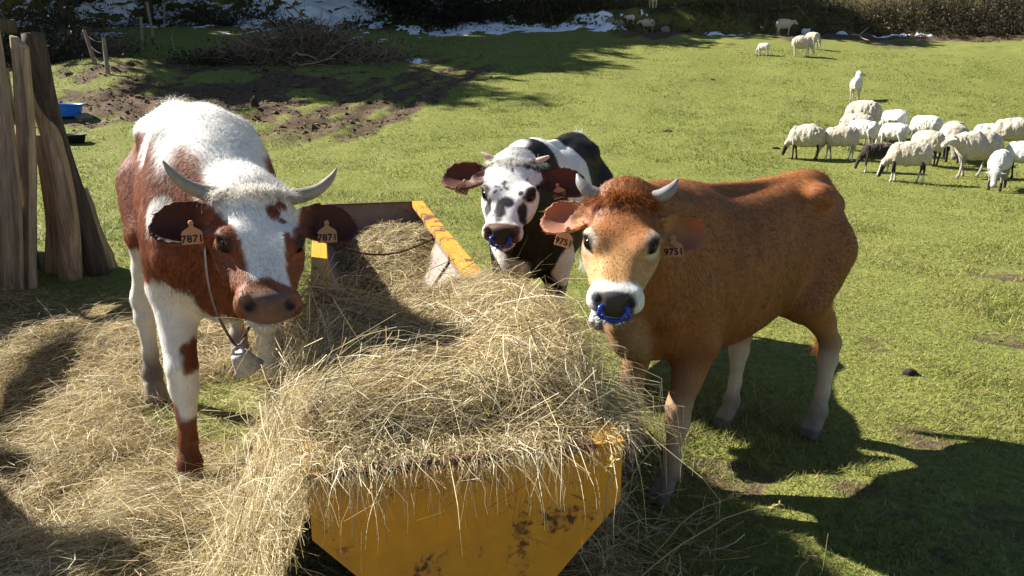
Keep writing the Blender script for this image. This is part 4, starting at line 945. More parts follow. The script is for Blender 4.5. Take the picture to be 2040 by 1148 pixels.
# ---------------------------------------------------------------- cow with the white blaze and big horns
def col_red(V, N, H, head, ear, ins, dl):
    x, y, z = V.T; s, hy, hz = H.T; n = len(V)
    red = np.array((.205, .062, .024)); white = np.array((.80, .77, .72)); dk = np.array((.045, .016, .010))
    C = np.tile(red, (n, 1)); C = mix(C, red * .72, sstep(-.2, .5, fbm(V, 3, 3, 2)) * .6)
    nz = fbm(V, 6, 4, 3)
    top = sstep(-.02, .02, (z - 1.075 - .10 * sstep(.9, 1.2, x) + .05 * nz) - .16 * sstep(.9, .2, x) * (y < -.2) * 0)
    edge = cub(x, TX, T_T) - .13 + .03 * np.sin(x * 19) + .05 * nz
    wt = np.where(x < 1.12, sstep(-.015, .015, z - edge), sstep(.35, .55, N[:, 2] + .3 * nz))
    wt = np.maximum(wt, sstep(.0, .03, .10 - x + .04 * nz) * sstep(.0, .03, z - 1.09 - .05 * nz))      # rump
    for b in [((1.27, -.14, .93), (.06, .08, .06)), ((.55, -.26, .60), (.3, .1, .10))]:
        wt = np.maximum(wt, blob(V, *b, .5, 10))
    low = sstep(.02, -.02, z - .59 - .16 * nz - .05 * sstep(.9, 1.1, x)) ; wt = np.maximum(wt, low)
    fr = (y < 0) & (x > .8)
    pt = blob(V, (1.18, -.10, .44), (.08, .07, .07), .55, 11); wt = wt * (1 - pt)
    sock = sstep(.02, -.02, z - .27 - .14 * noise3(V, 11, 2)) * sstep(.02, -.01, .8 - x); wt = wt * (1 - sock)
    C = mix(C, white, wt)
    C = mix(C, (.30, .25, .20), sstep(.35, .1, z) * (x < .8) * .75)
    C = mix(C, dk * 1.2, sstep(.20, .10, z) * .6)
    # head
    Ch = np.tile(red * 1.05, (n, 1))
    off = .008 * fbm(H, 30, 3, 4)
    wl = np.interp(s, [-.06, .0, .06, .13, .19, .25, .32, .37], [-.13, -.13, -.10, -.085, -.068, -.052, -.042, -.040])
    wr = np.interp(s, [-.06, .0, .06, .13, .19, .25, .32, .37], [.13, .13, .115, .105, .080, .060, .048, .052])
    bl = sstep(-.006, .006, hy - wl + off) * sstep(.006, -.006, hy - wr + off) * sstep(.006, -.006, s - .365 - .45 * np.maximum(hy - .005, 0) + off) * (hz > -.10)
    for c, r in [((.125, .036, 0), (.030, .018, .06)), ((.09, .058, 0), (.020, .016, .08)), ((.155, .054, 0), (.012, .010, .06)), ((.255, .058, 0), (.045, .011, .06))]:
        bl = bl * (1 - blob(H, c, r, .3, 40))
    Ch = mix(Ch, white * .98, bl)
    Ch = mix(Ch, (.26, .115, .06), sstep(.36, .42, s) * (1 - bl) * .6)
    nose = sstep(.0, .012, s - .405) * sstep(.006, -.006, np.abs(hy) - .060) * sstep(-.012, .0, hz + .105); Ch = mix(Ch, np.array((.135, .080, .062)) * (1 + .35 * fbm(H, 60, 3, 2))[:, None], nose)
    nos = 1 - sstep(.6, 1.15, np.linalg.norm((np.stack([s, np.abs(hy), hz], 1) - (.455, .048, -.045)) / (.028, .018, .018), axis=1)); Ch = mix(Ch, (.02, .01, .008), nos)
    chin = sstep(.36, .40, s) * sstep(-.115, -.125, hz); Ch = mix(Ch, white * .8, chin)
    ey = 1 - sstep(.8, 1.2, np.linalg.norm((np.stack([s, np.abs(hy), hz], 1) - (.234, .100, -.016)) / (.040, .04, .028), axis=1)); Ch = mix(Ch, dk, ey)
    Ch = mix(Ch, red * .8, ear); Ch = mix(Ch, dk, ins * .95)
    C = mix(C, Ch, np.maximum(head, ear))
    # white poll runs on over the neck crest
    hoof = sstep(.065, .05, z); C = mix(C, (.27, .22, .16), hoof)
    return C, np.maximum(np.maximum(nose, nos), np.maximum(hoof, np.maximum(ey, ins * .6)))
col_red.lock = np.array((.86, .82, .75))
EARS1 = [((.085, .098, -.085), (.02, 1, -.10), (.30, .15, .95), .180, .066, .040), ((.085, -.092, -.085), (.06, -1, -.14), (.30, -.15, .95), .165, .066, .040)]
O1 = (-1.79, 4.26, .06)
cow1 = Cow(O1, math.atan2(-.888, .46), 1.18, (-.89, 2.729, 1.285), (-.752, 2.376, 1.007), (.321, -.506, .801), .932,
           [fleg((1.26, -.165, -.055), -1), fleg((.93, .20, -.04), 1), hleg((.31, -.22, -.04), -1), hleg((.08, .18, 0), 1)], EARS1, seed=1, hw=1.18, torso=.87, neck=.92, bony=.8)
H1 = lambda s: ([(.012, s * .075, -.035), (.008, s * .125, -.028), (-.006, s * .170, -.012), (-.035, s * .205, .012), (-.068, s * .225, .03)], [.0275, .0245, .0195, .0125, .0025])
COW1 = make_cow(cow1, 'red and white horned cow with a white blaze, left of the trough', col_red, [H1(1), H1(-1)],
         [('7871', (.130, -.165, -.03), .066, (0, 0)), ('7871', (.120, .178, -.03), .066, (0, 0))], seed=1, fur_len=.026, flk=.03, forelock=(11000, .055, .055), fur_n=80000)

# ---------------------------------------------------------------- brown cow
def col_brown(V, N, H, head, ear, ins, dl):
    x, y, z = V.T; s, hy, hz = H.T; n = len(V); Ha = np.stack([s, np.abs(hy), hz], 1)
    br = np.array((.305, .117, .038)); C = np.tile(br, (n, 1)); C = mix(C, br * .62, sstep(-.3, .5, fbm(V, 2.2, 3, 2)) * .5)
    C = mix(C, (.50, .33, .19), sstep(.62, .50, z + .05 * fbm(V, 5, 3, 1)) * .35)
    lower = sstep(.50, .34, z + .04 * fbm(V, 8, 3, 1)); C = mix(C, (.60, .50, .38), lower * (.85 * (x < .8) + .45 * (x >= .8)))
    C = mix(C, (.52, .36, .21), blob(V, (1.36, 0, .68), (.14, .14, .2), .3, 6) * .6)
    C = mix(C, (.16, .13, .105), sstep(.24, .10, z + .05 * fbm(V, 14, 3, 4)) * .75)
    tl = (x < .0) & (np.abs(y) < .07) & (z < .72); C[tl] = (.33, .10, .03)
    Ch = np.tile(np.array((.34, .135, .044)), (n, 1)); Ch = mix(Ch, (.24, .085, .028), sstep(.22, .08, s + .04 * fbm(H, 14, 3, 6)) * .8); Ch = mix(Ch, br * .8, sstep(-.2, .5, fbm(H, 9, 3, 3)) * sstep(.16, .04, s) * .7)
    Ch = mix(Ch, (.52, .29, .115), sstep(.20, .32, s))
    Ch = mix(Ch, (.62, .46, .28), sstep(-.05, -.11, hz) * sstep(.08, .2, s))
    ring = 1 - sstep(.7, 1.25, np.linalg.norm((Ha - (.218, .098, -.022)) / (.060, .045, .040), axis=1) + .2 * fbm(H, 25, 2, 1)); Ch = mix(Ch, (.60, .50, .38), ring)
    mz = sstep(.375, .405, s + .012 * np.abs(hy) / .05 + .006 * fbm(H, 40, 2, 1)); Ch = mix(Ch, (.78, .75, .69), mz)
    nose = sstep(.0, .014, s - .420) * sstep(.008, -.008, np.abs(hy) - .056) * sstep(-.014, .0, hz + .108); Ch = mix(Ch, (.055, .045, .042), nose)
    nose2 = sstep(.0, .02, s - .395) * sstep(.01, -.01, np.abs(hy) - .05) * sstep(-.05, -.03, hz); Ch = mix(Ch, (.42, .40, .38), nose2 * (1 - nose) * .6)
    nos = 1 - sstep(.6, 1.15, np.linalg.norm((Ha - (.455, .048, -.045)) / (.028, .018, .018), axis=1)); Ch = mix(Ch, (.015, .01, .01), nos)
    ey = 1 - sstep(.8, 1.2, np.linalg.norm((Ha - (.234, .100, -.016)) / (.037, .04, .026), axis=1)); Ch = mix(Ch, (.03, .018, .012), ey)
    Ch = mix(Ch, (.46, .24, .11), ear); Ch = mix(Ch, (.30, .13, .08), ins * .8)
    C = mix(C, Ch, np.maximum(head, ear)); hoof = sstep(.065, .05, z); C = mix(C, (.10, .085, .07), hoof)
    return C, np.maximum(np.maximum(nose, nos), np.maximum(hoof, np.maximum(ey, ins * .5)))
col_brown.lock = np.array((.34, .115, .03))
EARS3 = [((.085, .10, -.085), (.0, .95, -.35), (.55, .25, .8), .160, .060, .045), ((.075, -.10, -.08), (-.03, -1, -.22), (.25, -.1, 1), .160, .062, .042)]
O3 = (1.47, 3.68, 0)
cow3 = Cow(O3, math.atan2(-.62, -.78), 1.0, (.369, 2.555, 1.295), (.294, 2.189, 1.009), (-.087, -.603, .793), .94,
           [fleg((1.20, .12, 0), 1), fleg((1.12, -.15, 0), -1), hleg((.20, .17, 0), 1), hleg((.42, -.16, 0), -1)], EARS3, seed=3, hw=1.14, torso=.90, lift=.025, neck=.86, bony=1.0)
H3 = lambda s, k=1: ([(.010, s * .082, -.03), (.0, s * .112, -.016), (-.020, s * .138, .002), (-.048, s * .152, .018)], [.029, .025, .018, .004])
make_cow(cow3, 'brown calf-faced cow with short horns and blue nose ring, right of the trough', col_brown, [H3(1), H3(-1)],
         [('9751', (.125, -.165, -.07), .058, (18, 14)), ('9751', (.125, .150, -.08), .060, (-8, -10))], seed=2, fur_len=.017, flk=.06, forelock=(5200, .05, .042), fur_n=80000, hornmat=M_HORND, ring=True, glow=.45)

# ---------------------------------------------------------------- black and white cow
def col_pied(V, N, H, head, ear, ins, dl):
    x, y, z = V.T; s, hy, hz = H.T; n = len(V); Ha = np.stack([s, np.abs(hy), hz], 1)
    bk = np.array((.016, .012, .011)); white = np.array((.80, .78, .75)); C = np.tile(bk, (n, 1)); nz = fbm(V, 5, 4, 8)
    C = mix(C, (.04, .02, .013), sstep(0, .5, fbm(V, 4, 3, 1)) * .5)
    wt = sstep(-.02, .02, x - .62 + .12 * nz) * sstep(.02, -.02, x - 1.12 - .1 * nz) * sstep(-.02, .02, z - 1.02 + .10 * nz + .45 * (y - .02))
    wt = np.maximum(wt, blob(V, (1.30, -.05, 1.15), (.22, .12, .14), .3, 8))
    wt = np.maximum(wt, sstep(.0, .04, .16 - x + .05 * nz) * sstep(-.02, .02, z - 1.10 - .03 * nz))
    wt = np.maximum(wt, sstep(.5, .46, z + .04 * nz)); wt = np.maximum(wt, blob(V, (1.33, -.08, .66), (.10, .14, .14), .4, 8)); wt = np.maximum(wt, blob(V, (1.12, .2, .62), (.07, .08, .12), .4, 8))
    C = mix(C, white, wt)
    Ch = np.tile(white, (n, 1))
    k = np.zeros(n)
    for c, r in [((.325, -.018, 0), (.065, .024, .06)), ((.29, .012, 0), (.030, .022, .05)), ((.315, .066, -.05), (.055, .016, .06)), ((.29, -.072, -.05), (.05, .018, .06)), ((.24, .055, -.02), (.014, .012, .05)),
                 ((.10, .005, 0), (.018, .008, .05)), ((.03, .09, -.02), (.03, .03, .06)), ((.06, .06, 0), (.02, .012, .05)), ((.36, -.09, -.12), (.07, .03, .04)), ((.36, .085, -.10), (.03, .012, .04)), ((.13, .115, -.08), (.02, .03, .03))]:
        k = np.maximum(k, blob(H, c, r, .55, 38, .28))
    k = np.maximum(k, .85 * sstep(.44, .54, fbm(H, 42, 2, 9)) * (hz > -.12)); Ch = mix(Ch, (.022, .02, .022), k)
    ep = 1 - sstep(.8, 1.15, np.linalg.norm((Ha - (.230, .097, -.015)) / (.042, .036, .038), axis=1) + .15 * fbm(H, 25, 2, 3)); Ch = mix(Ch, (.05, .025, .017), ep)
    nose = sstep(.0, .014, s - .395) * sstep(.010, -.006, np.abs(hy) - .070) * sstep(-.014, .0, hz + .112); Ch = mix(Ch, (.13, .062, .038), nose)
    pad = sstep(.0, .014, s - .425) * sstep(.008, -.008, np.abs(hy) - .048) * sstep(-.014, .0, hz + .110); Ch = mix(Ch, (.035, .022, .02), pad)
    nos = 1 - sstep(.6, 1.15, np.linalg.norm((Ha - (.455, .048, -.045)) / (.028, .018, .018), axis=1)); Ch = mix(Ch, (.012, .01, .01), nos)
    ey = 1 - sstep(.8, 1.2, np.linalg.norm((Ha - (.234, .100, -.016)) / (.037, .04, .026), axis=1)); Ch = mix(Ch, (.02, .012, .01), ey)
    Ch = mix(Ch, (.075, .026, .014), ear); Ch = mix(Ch, (.10, .036, .019), ins * .7)
    C = mix(C, Ch, np.maximum(head, ear)); hoof = sstep(.065, .05, z); C = mix(C, (.10, .085, .07), hoof)
    return C, np.maximum(np.maximum(nose * .8, nos), np.maximum(hoof, np.maximum(ey, ins * .5)))
col_pied.lock = np.array((.80, .76, .70))
EARS2 = [((.075, .105, -.08), (.02, 1, -.18), (.2, .1, 1), .20, .074, .042), ((.075, -.105, -.08), (.02, -1, -.12), (.2, -.1, 1), .20, .074, .042)]
O2 = (.47, 5.36, .0)
cow2 = Cow(O2, math.atan2(-.947, -.32), 1.05, (.012, 3.857, 1.275), (-.057, 3.504, .973), (-.076, -.639, .766), .945,
           [fleg((1.10, .13, 0), 1), fleg((1.16, -.14, 0), -1), hleg((.20, .17, 0), 1), hleg((.15, -.17, 0), -1)], EARS2, seed=5, hw=1.19, torso=.88, neck=.9)
H2 = lambda s: ([(.0, s * .085, -.03), (-.012, s * .115, -.02), (-.026, s * .142, -.01)], [.017, .015, .006])
make_cow(cow2, 'black and white cow with a spotted white face and blue nose ring, behind the trough', col_pied, [H2(1), H2(-1)],
         [('5605', (.12, -.195, -.055), .062, (18, 0)), ('5605', (.11, .185, -.055), .062, (-14, 0))], seed=5, fur_len=.020, flk=.03, forelock=(5000, .045, .05), fur_n=60000, hornmat=M_HORNP, ring=True, glow=.2)
# ================================================================ sheep
_m = NT('wool'); _c = _m.attr('col'); _k = _m.noise(26, 4, .65, _m.coord()); M_WOOL = _m.bsdf(_m.mixc(.6, _c, _m.ramp(_k, [(.3, .6), (.7, 1.3)]), 'MULTIPLY'), .9, .1, normal=_m.bump(_k, .03, .8), sheen=.3)
def sheep_mesh(kind, fat, head, face, legc, seed, stride=.04, lookr=0.0, fleece=(.52, .45, .35)):
    """x forward, z up, about .68 m at the back; kind: graze / stand / lie"""
    rng = np.random.default_rng(seed); fat = fat * 1.07; w = .155 * fat; zb = .47 if kind != 'lie' else .17
    hp = {'graze': ((.52, .0, .30), (.60, .0, .12)), 'stand': ((.54, .02 + .02 * lookr, .76), (.62 + .0, .02 + lookr * .12, .70)), 'lie': ((.44, 0, .36), (.54, .06, .30)), 'level': ((.60, 0, .56), (.74, 0, .48))}[kind]
    h0, h1 = np.array(hp[0]), np.array(hp[1])
    if kind == 'stand': h1 = h0 + np.array([.15 * math.cos(lookr), .15 * math.sin(lookr), -.05])
    hd = norm(h1 - h0); sd = norm(np.cross([0, 0, 1], hd))
    legs = [(.27, .085, stride), (.27, -.085, -stride), (-.30, .09, -stride), (-.30, -.09, stride)]
    def body(P):
        q = P - (0, 0, zb); lump = .018 * fat * fbm(P, 9, 2, seed) + .010 * noise3(P * (1.0, 1, .6), 28, seed)
        d = smin(ell(q, (-.12, 0, .01), (.36, w * 1.12, .195 * fat ** .7)), ell(q, (.14, 0, .0), (.30, w, .185 * fat ** .7)), .08)
        d = smin(d, ell(q, (-.36, 0, .0), (.13, w * .8, .16)), .08)
        d = smin(d, rc(P, (.30, 0, zb + .05), h0 * .8 + np.array([.30, 0, zb]) * .2, .12 * fat ** .5, .075), .07)
        d = smin(d, rc(P, (-.46, 0, zb + .06), (-.49, 0, zb - .12), .04, .03), .03)
        return d - lump
    def headf(P):
        d = rc(P, h0, h1, .068, .042); d = smin(d, ell(P, h1 + (0, 0, .0), (.045, .038, .04)), .03)
        up = norm(np.cross(hd, sd))
        for s_ in (-1, 1):
            b = h0 + sd * s_ * .055 + up * .02; d = smin(d, rc(P, b, b + sd * s_ * .095 - up * .015 - hd * .01, .022, .012), .012)
        return smin(d, rc(P, h0, h0 * .55 + np.array([.30, 0, zb]) * .45, .06, .075), .04)
    def legf(P):
        d = np.full(len(P), 9.)
        for x, y, s_ in legs:
            if kind == 'lie': d = np.minimum(d, rc(P, (x, y * 1.3, .06), (x + .16, y * 1.6, .035), .045, .03)); continue
            fr = x > 0
            kn = np.array([x + s_ * .4 + (.02 if fr else -.05), y, .24]); ft = np.array([x + s_ + (0 if fr else -.02), y, .03])
            d = np.minimum(d, smin(rc(P, (x, y, zb - .02), kn, .07, .032), smin(rc(P, kn, ft, .026, .021), rc(P, ft, ft + np.array([.025, 0, -.005]), .024, .026), .01), .015))
        return np.maximum(d, -P[:, 2])
    f = lambda P: smin(smin(body(P), legf(P), .03), headf(P), .03)
    V, F = surface_nets(f, (-.68, -.34, -.03), (.92, .34, .95), .018); N = vnormals(V, F)
    db, dh, dl = body(V), headf(V), legf(V)
    C = np.tile(np.array(fleece), (len(V), 1)) * (1 + .12 * fbm(V, 5, 3, seed + 3))[:, None]
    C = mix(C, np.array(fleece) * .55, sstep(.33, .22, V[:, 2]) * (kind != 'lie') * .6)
    isl = sstep(.0, .03, db - np.maximum(dl, 0)) * (V[:, 2] < .36) * (kind != 'lie'); C = mix(C, legc[0], isl); C = mix(C, legc[1], isl * sstep(.17, .13, V[:, 2]))
    isf = sstep(.01, .04, db - np.maximum(dh, 0) * 1.0) * (V[:, 0] > .3) * ((V[:, 2] > .0)) * sstep(.22, .16, np.linalg.norm(V - h1, axis=1))
    C = mix(C, face[0], isf); bz = isf * sstep(.5, .7, N @ norm(np.cross(hd, sd))) * (np.abs((V - h0) @ sd) < .035); C = mix(C, face[1], bz)
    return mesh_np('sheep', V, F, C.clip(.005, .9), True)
BK = (.022, .019, .018); WH = (.64, .61, .55); CR = (.58, .51, .40); GY = (.30, .27, .23); WHS = (.66, .63, .58); BRN = (.045, .030, .024)
SW = 'sheep grazing in the field'
def place_sheep(px, py, yaw, scale, label, **k):
    """px,py: where its feet stand in the picture"""
    p = ray_ground(px, py); me = sheep_mesh(**k); o = obj('sheep', me, M_WOOL, None, loc=(p[0], p[1], tz1(p[0], p[1]) - .005), rot=(0, 0, R(yaw))); o.scale = (scale * .64, scale * .96, scale * .93); tag(o, label, 'sheep', SW)
sh = dict
place_sheep(1602, 318, 152, 1.0, 'woolly cream sheep with a black head and legs, leftmost of the near flock', kind='graze', fat=1.12, head=0, face=(BK, BK), legc=(BK, BK), seed=1)
place_sheep(1670, 320, 154, .98, 'woolly cream sheep with a white face, second in the row behind the black headed one', kind='graze', fat=1.02, head=0, face=(CR, CR), legc=(GY, WH), seed=2, stride=.06)
place_sheep(1713, 304, 128, .98, 'shorn white sheep just right of the white faced one, above the brown lamb', kind='graze', fat=.95, head=0, face=(WH, WH), legc=(GY, GY), seed=3, fleece=WHS)
place_sheep(1742, 343, 168, .80, 'dark brown sheep with white feet, the only dark one in the flock', kind='graze', fat=.85, head=0, face=(BRN, BRN), legc=(BK, WH), seed=4, fleece=(.040, .028, .023))
place_sheep(1803, 364, 157, 1.0, 'cream sheep with a black face and white blaze grazing beside the brown one', kind='graze', fat=.98, head=0, face=(BK, WH), legc=(BK, WH), seed=5, stride=.05)
place_sheep(1713, 275, 140, 1.15, 'big woolly sheep at the back of the near flock, highest of the left cluster', kind='graze', fat=1.25, head=0, face=(CR, CR), legc=(GY, GY), seed=6)
place_sheep(1702, 288, 140, .95, 'woolly sheep half hidden in front of the big one at the back', kind='graze', fat=1.1, head=0, face=(CR, CR), legc=(GY, GY), seed=7)
place_sheep(1777, 276, 112, .95, 'shorn white sheep seen from behind, upper one of the white pair', kind='graze', fat=.9, head=0, face=(WH, WH), legc=(WH, WH), seed=8, fleece=WHS)
place_sheep(1776, 303, 122, .90, 'shorn white sheep seen from behind, lower one of the white pair', kind='graze', fat=.9, head=0, face=(WH, WH), legc=(WH, WH), seed=9, fleece=WHS)
place_sheep(1838, 292, 128, .98, 'pale sheep with a dark head behind the round woolly one', kind='graze', fat=1.0, head=0, face=(BK, BK), legc=(GY, BK), seed=10, fleece=(.70, .65, .57))
place_sheep(1842, 330, 120, .95, 'round woolly sheep seen from behind, right of the black faced one', kind='graze', fat=1.15, head=0, face=(BK, BK), legc=(BK, BK), seed=11)
place_sheep(1893, 322, -112, 1.1, 'big woolly sheep with a dark head facing the viewer, behind the striding one', kind='graze', fat=1.2, head=0, face=(GY, GY), legc=(BK, BK), seed=12)
place_sheep(1938, 353, 182, 1.18, 'largest woolly sheep striding left with a wrinkled fleece', kind='level', fat=1.12, head=0, face=(WH, GY), legc=(GY, GY), seed=13, stride=.13)
place_sheep(1984, 376, -128, .95, 'slim shorn sheep with a mottled grey face nearest the viewer at the right', kind='graze', fat=.82, head=0, face=(GY, WH), legc=(GY, BK), seed=14, fleece=WHS, stride=.05)
place_sheep(2034, 358, 135, .98, 'white sheep with dark legs cut off by the right edge', kind='graze', fat=.9, head=0, face=(GY, GY), legc=(BK, BK), seed=15, fleece=(.68, .66, .62))
place_sheep(1962, 301, 165, .85, 'pale sheep seen over the back of the striding one', kind='graze', fat=1.0, head=0, face=(CR, CR), legc=(GY, GY), seed=16, fleece=(.66, .60, .50))
place_sheep(2008, 306, 150, 1.05, 'woolly sheep at the upper right end of the near flock', kind='graze', fat=1.15, head=0, face=(CR, CR), legc=(GY, GY), seed=17)
place_sheep(1922, 300, 20, .62, 'small lamb behind the big sheep with the dark head', kind='graze', fat=.9, head=0, face=(WH, WH), legc=(WH, WH), seed=18, fleece=WHS)
place_sheep(1703, 199, 62, .98, 'lone shorn sheep standing with its head raised, looking right', kind='stand', fat=.80, head=0, face=(CR, CR), legc=(CR, CR), seed=19, fleece=(.72, .67, .60), lookr=R(-62))
place_sheep(1520, 111, 140, .72, 'small white lamb grazing, leftmost of the far sheep', kind='graze', fat=.9, head=0, face=(WH, WH), legc=(WH, WH), seed=20, fleece=WHS)
place_sheep(1596, 113, -25, 1.12, 'woolly sheep grazing to the right, nearest of the far group', kind='graze', fat=1.1, head=0, face=(CR, CR), legc=(CR, CR), seed=21)
place_sheep(1617, 98, -60, .98, 'sheep standing just behind the nearest of the far group', kind='graze', fat=1.0, head=0, face=(CR, CR), legc=(GY, GY), seed=22)
place_sheep(1561, 69, -6, 1.10, 'sheep standing at the foot of the bank facing right', kind='level', fat=1.0, head=0, face=(CR, CR), legc=(CR, CR), seed=23)
place_sheep(1605, 66, 10, .62, 'small lamb lying at the foot of the bank', kind='lie', fat=1.0, head=0, face=(WH, WH), legc=(WH, WH), seed=24, fleece=WHS)
place_sheep(1290, 60, 170, .95, 'shaded grey sheep standing under the mossy tree', kind='level', fat=1.0, head=0, face=(CR, CR), legc=(GY, GY), seed=25, fleece=(.50, .46, .40))
place_sheep(1255, 56, 160, .62, 'small lamb beside the shaded sheep under the mossy tree', kind='level', fat=.9, head=0, face=(WH, WH), legc=(WH, WH), seed=26, fleece=(.6, .56, .5))
place_sheep(1300, 23, 100, 1.0, 'sheep on top of the bank beside the mossy trunk', kind='level', fat=1.0, head=0, face=(CR, CR), legc=(CR, CR), seed=27)
# ================================================================ hay
_m = NT('straw'); M_STRAW = _m.bsdf(_m.attr('col'), .55, .3, trans=.3)
_m = NT('hay_core'); _P = _m.coord(); _a = _m.noise(30, 5, .75, _P); _b = _m.noise(120, 3, .7, _P)
M_CORE = _m.bsdf(_m.mixc(.85, _m.mixc(_a, (.09, .06, .022), (.30, .21, .085)), _m.ramp(_b, [(.3, .3), (.7, 1.4)]), 'MULTIPLY'), .95, .1, normal=_m.bump(_m.math('ADD', _a, _b), .03, .9))
def straw_col(n, rng, green=.14, pale=.22):
    c = mix(np.array((.36, .27, .115)), np.array((.60, .49, .26)), rng.random(n)); k = rng.random(n)
    c[k < green] = (.25, .225, .09); c[k > 1 - pale] = (.76, .67, .46); br = (k > .45) & (k < .60); c[br] = (.17, .105, .045)
    return c * (1 + .15 * rng.normal(size=(n, 1))).clip(.6, 1.5)
def straw(P, N, L, rng, wid, heading=None, hvar=1.0, lift=.10, rise=.012, droop=0.0, K=5):
    n = len(P); th = rng.uniform(0, 2 * np.pi, n) if heading is None else heading + hvar * rng.normal(size=n)
    D = np.column_stack([np.cos(th), np.sin(th), np.zeros(n)]); D = norm(D - N * (D * N).sum(1, keepdims=True)); S = np.cross(N, D)
    t = np.linspace(-.5, .5, K); cu = rng.normal(size=(n, 1)) * .48; ar = rng.normal(size=(n, 1)) * .16; lf = (rng.normal(size=(n, 1)) * lift).clip(-.8, .8); rs = np.abs(rng.normal(size=(n, 1))) * rise
    L = L[:, None] / np.sqrt(1 + lf ** 2)
    pts = P[:, None] + D[:, None] * (L * t)[..., None] + S[:, None] * (L * cu * (t ** 2 - .08))[..., None] + N[:, None] * (L * (ar * (.25 - t ** 2) * 2 + lf * t) + rs)[..., None]
    if droop: pts[..., 2] -= droop * (np.maximum(t + .1, 0) ** 2 * L)
    sd = norm(np.cross(D, N + .8 * rng.normal(size=(n, 3))))
    V, F = ribbons(pts, sd, wid, True); return V, F, K
def hay_obj(name, sets, rng, label, core=None):
    Vs, Fs, Cs, o = [], [], [], 0
    for (V, F, K), c in sets: Vs.append(V); Fs.append(F + o); Cs.append(np.repeat(c, K * 2, axis=0)); o += len(V)
    me = mesh_np(name, np.concatenate(Vs), np.concatenate(Fs), np.concatenate(Cs)); ob = obj(name, me, M_STRAW); tag(ob, label, 'hay', kind='stuff'); return ob
def grid_normals(fz, x, y, e=.02):
    dx = (fz(x + e, y) - fz(x - e, y)) / (2 * e); dy = (fz(x, y + e) - fz(x, y - e)) / (2 * e); return norm(np.stack([-dx, -dy, np.ones_like(dx)], -1))
# --- heap in the trough (a along the trough, b across it)
def heap(a, b):
    nz = n2(a, b, 1.7, 4, 33.0); nf = n2(a, b, 7.0, 3, 35.0)
    z = .735 + .045 * nz + .03 * nf
    z = z + .07 * np.exp(-(((b - .30) / .26) ** 2 + ((a - 1.35) / .55) ** 2)) + .08 * np.exp(-(((b + .42) / .2) ** 2 + ((a - 1.5) / .45) ** 2)) + .07 * np.exp(-(((b - .33) / .16) ** 2 + ((a - .45) / .4) ** 2))
    z = z - .15 * np.exp(-(((b + .08) / .20) ** 2 + ((a - 1.05) / .33) ** 2)) + .05 * np.exp(-(((b + .2) / .3) ** 2 + ((a - .35) / .3) ** 2))
    z = z - .07 * sstep(.25, .0, a)
    tail = sstep(1.45, 1.98, a + .25 * nz + .22 * (b < -.1) * 0); low = .37 + .06 * nz + .04 * nf + .19 * sstep(3.0, 3.7, a) * sstep(-.40, .1, b) + .03 * sstep(-.1, .3, b) * sstep(2.7, 3.1, a)
    low = low - .5 * np.maximum(np.abs(b) - .25, 0) * (a < 2.9)
    z = z * (1 - tail) + low * tail
    er = np.maximum(b - .40, 0); el = np.maximum(-b - .40, 0)
    wr = .34 * sstep(.35, .8, a) * sstep(1.95, 1.6, a) + .03; wl = (.46 + .12 * nz) * sstep(-.55, .25, a) * sstep(1.75, 1.35, a) + .02
    z = z * (1 - sstep(0, 1, er / wr) ** .8) - .12 * sstep(.8, 1, er / wr)
    kl = el / wl; z = np.where(b < -.40, z * (1 - sstep(-.25, 1.0, kl)) ** 1.6 + .06 * (kl < 1) - .15 * sstep(.85, 1, kl), z)
    z = np.where((a < .014) & (b > -.47), -.15, z); z = np.where((a > TL - .012), -.15, z)
    inside = (np.abs(b) < .395); z = np.where((a > 1.9) & ~inside, -.15, z)
    return z
def hz_xy(x, y): a, b = to_ab(x, y); return heap(a, b)
ga = np.arange(-.8, TL, .018); gb = np.arange(-1.15, .85, .018); A_, B_ = np.meshgrid(ga, gb, indexing='ij'); Z_ = heap(A_, B_); X_, Y_ = from_ab(A_, B_)
I = np.arange(A_.size).reshape(A_.shape); qd = np.stack([I[:-1, :-1], I[:-1, 1:], I[1:, 1:], I[1:, :-1]], -1).reshape(-1, 4); zq = Z_.ravel()[qd]; kf = (zq > -.1).any(1) & (zq.max(1) - zq.min(1) < .22)
inout = (np.abs(B_) < .40).ravel()
core = obj('hay_heap', mesh_np('hay_heap', np.stack([X_, Y_, Z_ - .015], -1).reshape(-1, 3), qd[kf][:, ::-1], smooth=True), M_CORE); tag(core, 'heap of dry hay filling the yellow trough and spilling over its sides', 'hay', kind='stuff')
rng = np.random.default_rng(40)
def scatter_heap(n, a0, a1, b0, b1):
    a = rng.uniform(a0, a1, n); b = rng.uniform(b0, b1, n); z = heap(a, b); x, y = from_ab(a, b); N = grid_normals(hz_xy, x, y); N[N[:, 2] < .15] = (0, 0, 1)
    k = (z > tz0(x, y) - .01) & (rng.random(n) < .6 / np.maximum(N[:, 2], .35)); return np.stack([x, y, z], 1)[k], N[k], a[k], b[k]
sets = []
P, N, a, b = scatter_heap(72000, -.6, 2.3, -1.1, .78); n = len(P); sets.append((straw(P, N, rng.gamma(3, .045, n) + .03, rng, rng.uniform(.0008, .0023, n)), straw_col(n, rng)))
P, N, a, b = scatter_heap(9000, 2.2, TL - .05, -.36, .36); n = len(P); sets.append((straw(P, N, rng.uniform(.06, .2, n), rng, rng.uniform(.002, .004, n)), straw_col(n, rng)))
